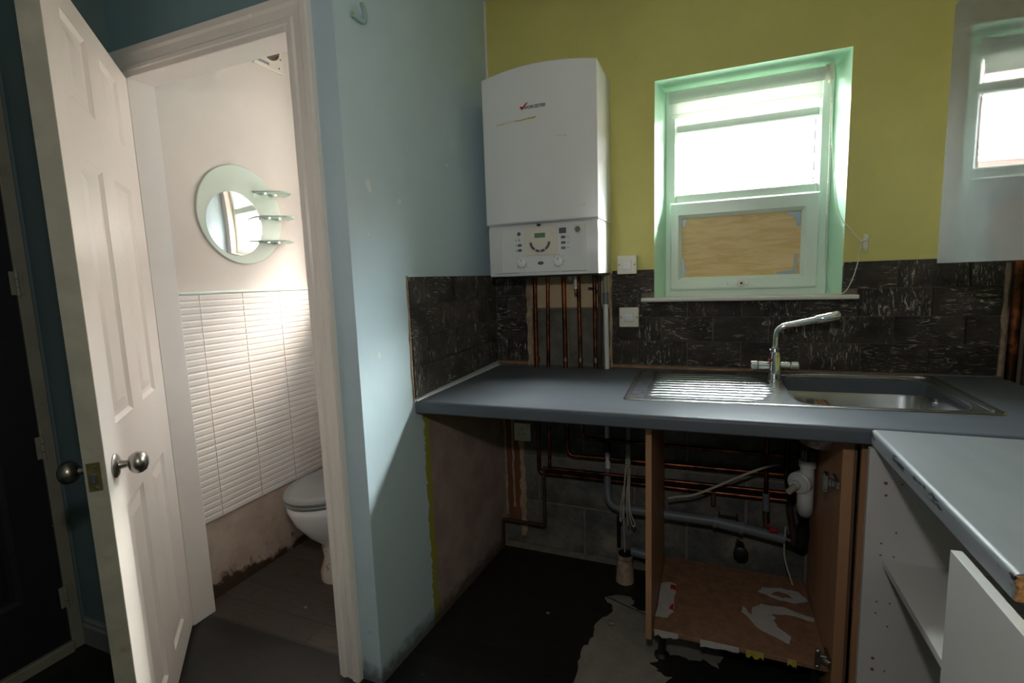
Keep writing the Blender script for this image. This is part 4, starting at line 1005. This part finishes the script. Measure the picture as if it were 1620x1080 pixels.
k = G(); k.loft([oval(-.44, .182, .256, .2, .4125), oval(-.44, .190, .264, .2, .416), oval(-.44, .191, .265, .2, .424), oval(-.44, .184, .257, .195, .432), oval(-.44, .15, .22, .16, .437), oval(-.44, .07, .11, .08, .439)]); k.obj('lid', M['seat_grey'], to, True, ang=50)
k = G(); k.box(tx - .19, tx + .19, -.215, -.004, .40, .78, .02, 2); ci = k.obj('cistern', M['toilet'], to, True)
k = G(); k.box(tx - .198, tx + .198, -.222, -.004, .781, .808, .008, 2); k.obj('cistern_lid', M['toilet'], to, True)
k = G(); k.box(tx - .11, tx + .11, -.24, -.01, FZ, .3895, .03, 2); k.obj('back_foot', M['toilet'], to, True)
# round mirror with three glass shelves
mi = thing('mirror', (-1.012, -.485, 1.42), 'round frosted wall mirror with three small glass shelves', 'mirror')
k = G(); k.lathe((-1.0195, -.485, 1.637), (1, 0, 0), [(.214, 0), (.217, .003), (.217, .006), (.214, .008)], 64); k.obj('frosted_disc', M['frost'], mi, True, ang=30)
k = G(); k.lathe((-1.0118, -.528, 1.595), (1, 0, 0), [(.139, 0), (.139, .0012), (.137, .0016)], 56); k.obj('mirror_inset', M['mirror'], mi, True, ang=30)
for z, yo in ((1.745, 0), (1.635, .012), (1.522, -.004)):
    k = G(); P = [(-1.008, -.425 + yo), (-1.008, -.24 + yo)] + [(-1.008 + .115 * math.sin(PI * t) ** .8, -.24 + yo - .185 * t) for t in (.08, .16, .26, .38, .5, .62, .74, .86, .94)]
    k.prism(P, lambda x, y: (x, y, z), lambda x, y: (x, y, z + .006)); sh = k.obj('glass_shelf', M['shelf_glass'], mi)
    for dy in (-.375, -.315):
        k = G(); k.box(-1.0115, -.985, dy + yo - .008, dy + yo + .008, z - .006, z + .010, .002); k.obj('clip', M['chrome'], sh)
# extractor fan housing in the sloping ceiling
fn = thing('extractor_fan', (-1.02, -.262, 2.335), 'open square extractor fan housing high on the toilet wall', 'fan')
FYc, FZc = -.262, 2.418
def cp(y, z, d): return (-1.02 + d, y, z)
k = G(); k.loft([[cp(y, z, d) for y, z in ((FYc - .083 + i, FZc - .083 + i), (FYc + .083 - i, FZc - .083 + i), (FYc + .083 - i, FZc + .083 - i), (FYc - .083 + i, FZc + .083 - i))] for i, d in ((0, .0005), (0, .010), (.004, .013), (.026, .013))], True, False, True); k.obj('housing', M['cream'], fn)
k = G(); k.loft([[cp(FYc + .012 + r * math.cos(2 * PI * i / 28), FZc + .012 + r * math.sin(2 * PI * i / 28), d) for i in range(28)] for r, d in ((.052, .0128), (.052, .0165), (.048, .0165), (.048, .0138))], True, False, True); k.obj('fan_ring', M['cab_dark'], fn, True, ang=30)
for q in range(5):
    k = G(); t = 2 * PI * q / 5; k.loft([[cp(FYc + .012 + r * math.cos(t + a), FZc + .012 + r * math.sin(t + a), d + e) for r, a, d in ((.010, 0, .0142), (.046, -.2, .0142), (.046, .35, .0158), (.010, .5, .0158))] for e in (0, .0006)])
    k.obj('blade', M['dgrey'], fn)
for y, z in ((FYc + .058, FZc - .062), (FYc + .070, FZc - .018), (FYc - .062, FZc + .062), (FYc + .062, FZc + .062)):
    k = G(); k.loft([[cp(y + .0045 * math.cos(i), z + .0045 * math.sin(i), d) for i in (0, 1.05, 2.1, 3.14, 4.2, 5.2)] for d in (.012, .0145)]); k.obj('screw', M['dgrey'], fn)
k = G(); k.box(-1.0075, -1.006, FYc - .07, FYc + .0, FZc - .068, FZc - .056); k.obj('vent_slot', M['mgrey'], fn)

# coat hook high on the blue wall
hk = thing('coat_hook', (-.045, -.845, 2.085), 'paint flaked coat hook high on the pale blue wall', 'hook')
k = G(); hx = SK * -.84
k.tube(spline([(hx + .002, -.862, 2.098), (hx + .008, -.856, 2.092), (hx + .016, -.847, 2.086), (hx + .021, -.836, 2.090), (hx + .021, -.830, 2.106), (hx + .019, -.832, 2.128), (hx + .017, -.840, 2.140)], 6), .0062, 10); k.obj('hook_arm', M['flake'], hk, True)
k = G(); k.box(hx - .004, hx + .004, -.872, -.856, 2.090, 2.108, .003); k.obj('fixing_plate', M['flake'], hk)

# ------------------------------------------------------------------ bare patch on the kitchen floor
rnd = random.Random(9)
pp = [(.50, -.95), (.515, -.80), (.548, -.70), (.539, -.62), (.536, -.56), (.556, -.50), (.552, -.43), (.57, -.37), (.604, -.325), (.585, -.285), (.555, -.255), (.552, -.235), (.59, -.222), (.648, -.206), (.668, -.23), (.668, -.27), (.72, -.285), (.80, -.31), (.93, -.36), (.99, -.40), (1.005, -.436), (.985, -.495), (.94, -.47), (.90, -.49), (.84, -.475), (.79, -.53), (.771, -.552), (.80, -.575), (.841, -.590), (.80, -.68), (.78, -.80), (.77, -.95)]
Q = []
for (a, b), (c, d) in zip(pp, pp[1:] + pp[:1]):
    for i in range(4): Q.append((a + (c - a) * i / 4 + rnd.uniform(-.006, .006), b + (d - b) * i / 4 + rnd.uniform(-.006, .006)))
k = G(); k.prism(Q, lambda x, y: (x, y, FZ - .001), lambda x, y: (x, y, FZ + .0012)); k.obj('screed_patch', M['screed'], floor)['label'] = 'pale dusty bare patch where the vinyl is torn'
def crumb(i, x, y, r, m, lb):
    k = G(); bmesh.ops.create_icosphere(k.b, subdivisions=1, radius=r, matrix=Matrix.Translation((x, y, FZ + r * .55)) @ Matrix.Diagonal((1.4, 1, .6, 1)))
    for v in k.b.verts: v.co += Vector((rnd.uniform(-1, 1), rnd.uniform(-1, 1), rnd.uniform(-.5, .5))) * r * .15
    tag(k.obj('plaster_crumb', m), lb, 'debris')
crumb(0, .61, -.40, .012, M['screed'], 'small pale plaster crumb on the bare floor patch')
crumb(1, .36, -.42, .006, M['screed'], 'tiny pale crumb on the dark vinyl left of the bare patch')
crumb(2, -.60, -.72, .007, M['screed'], 'tiny pale crumb on the toilet room floor by the doorway')

# ------------------------------------------------------------------ outside
g = G(); g.box(-60, 60, -60, 60, -.5, -.3); tag(g.obj('ground', M['ground']), 'grey paved yard outside the window', 'ground', None, 'structure')
hs = thing('house', (-4.5, 11, -.3), 'smaller rendered house with a chimney, left of the long one beyond the window', 'house')
k = G(); k.box(-8, -1.6, 9, 14, -.3, 3.0); k.obj('walls', M['render'], hs)
k = G(); k.prism([(8.6, 2.95), (14.4, 2.95), (11.5, 5.2)], lambda y, z: (-8.3, y, z), lambda y, z: (-1.3, y, z)); k.obj('roof', M['roof'], hs)
k = G(); k.box(-3.4, -2.9, 11.2, 11.7, 4.6, 5.9); k.obj('chimney', M['roof'], hs)
for x in (-6.6, -3.2):
    k = G(); k.box(x - .5, x + .5, 8.95, 9.05, 1.2, 2.3, .02); wf = k.obj('window_frame', M['upvc'], hs)
    k = G(); k.box(x - .42, x + .42, 8.93, 8.955, 1.28, 2.22); k.obj('pane', M['dgrey'], wf)
h2 = thing('house', (8, 12, -.3), 'long pale rendered house across the yard beyond the window', 'house')
k = G(); k.box(.5, 18, 8.5, 14, -.3, 4.4); k.obj('walls', M['render'], h2)
k = G(); k.prism([(8.1, 4.35), (14.4, 4.35), (11.2, 6.0)], lambda y, z: (.2, y, z), lambda y, z: (18.3, y, z)); k.obj('roof', M['roof'], h2)
for x in (3.0, 6.5, 10):
    k = G(); k.box(x - .5, x + .5, 8.45, 8.55, 1.2, 2.3, .02); wf = k.obj('window_frame', M['upvc'], h2)
    k = G(); k.box(x - .42, x + .42, 8.43, 8.455, 1.28, 2.22); k.obj('pane', M['dgrey'], wf)
for z, lb in ((2.54, 'topmost of the three black cables strung outside the window'), (2.46, 'middle of the three black cables strung outside the window'), (2.38, 'lowest of the three black cables strung outside the window')):
    k = G(); k.tube([(-9, 5, z + .1), (-3, 5, z), (3, 5, z + .06), (9, 5, z + .2)], .007, 6); tag(k.obj('overhead_cable', M['cable_black']), lb, 'cable')
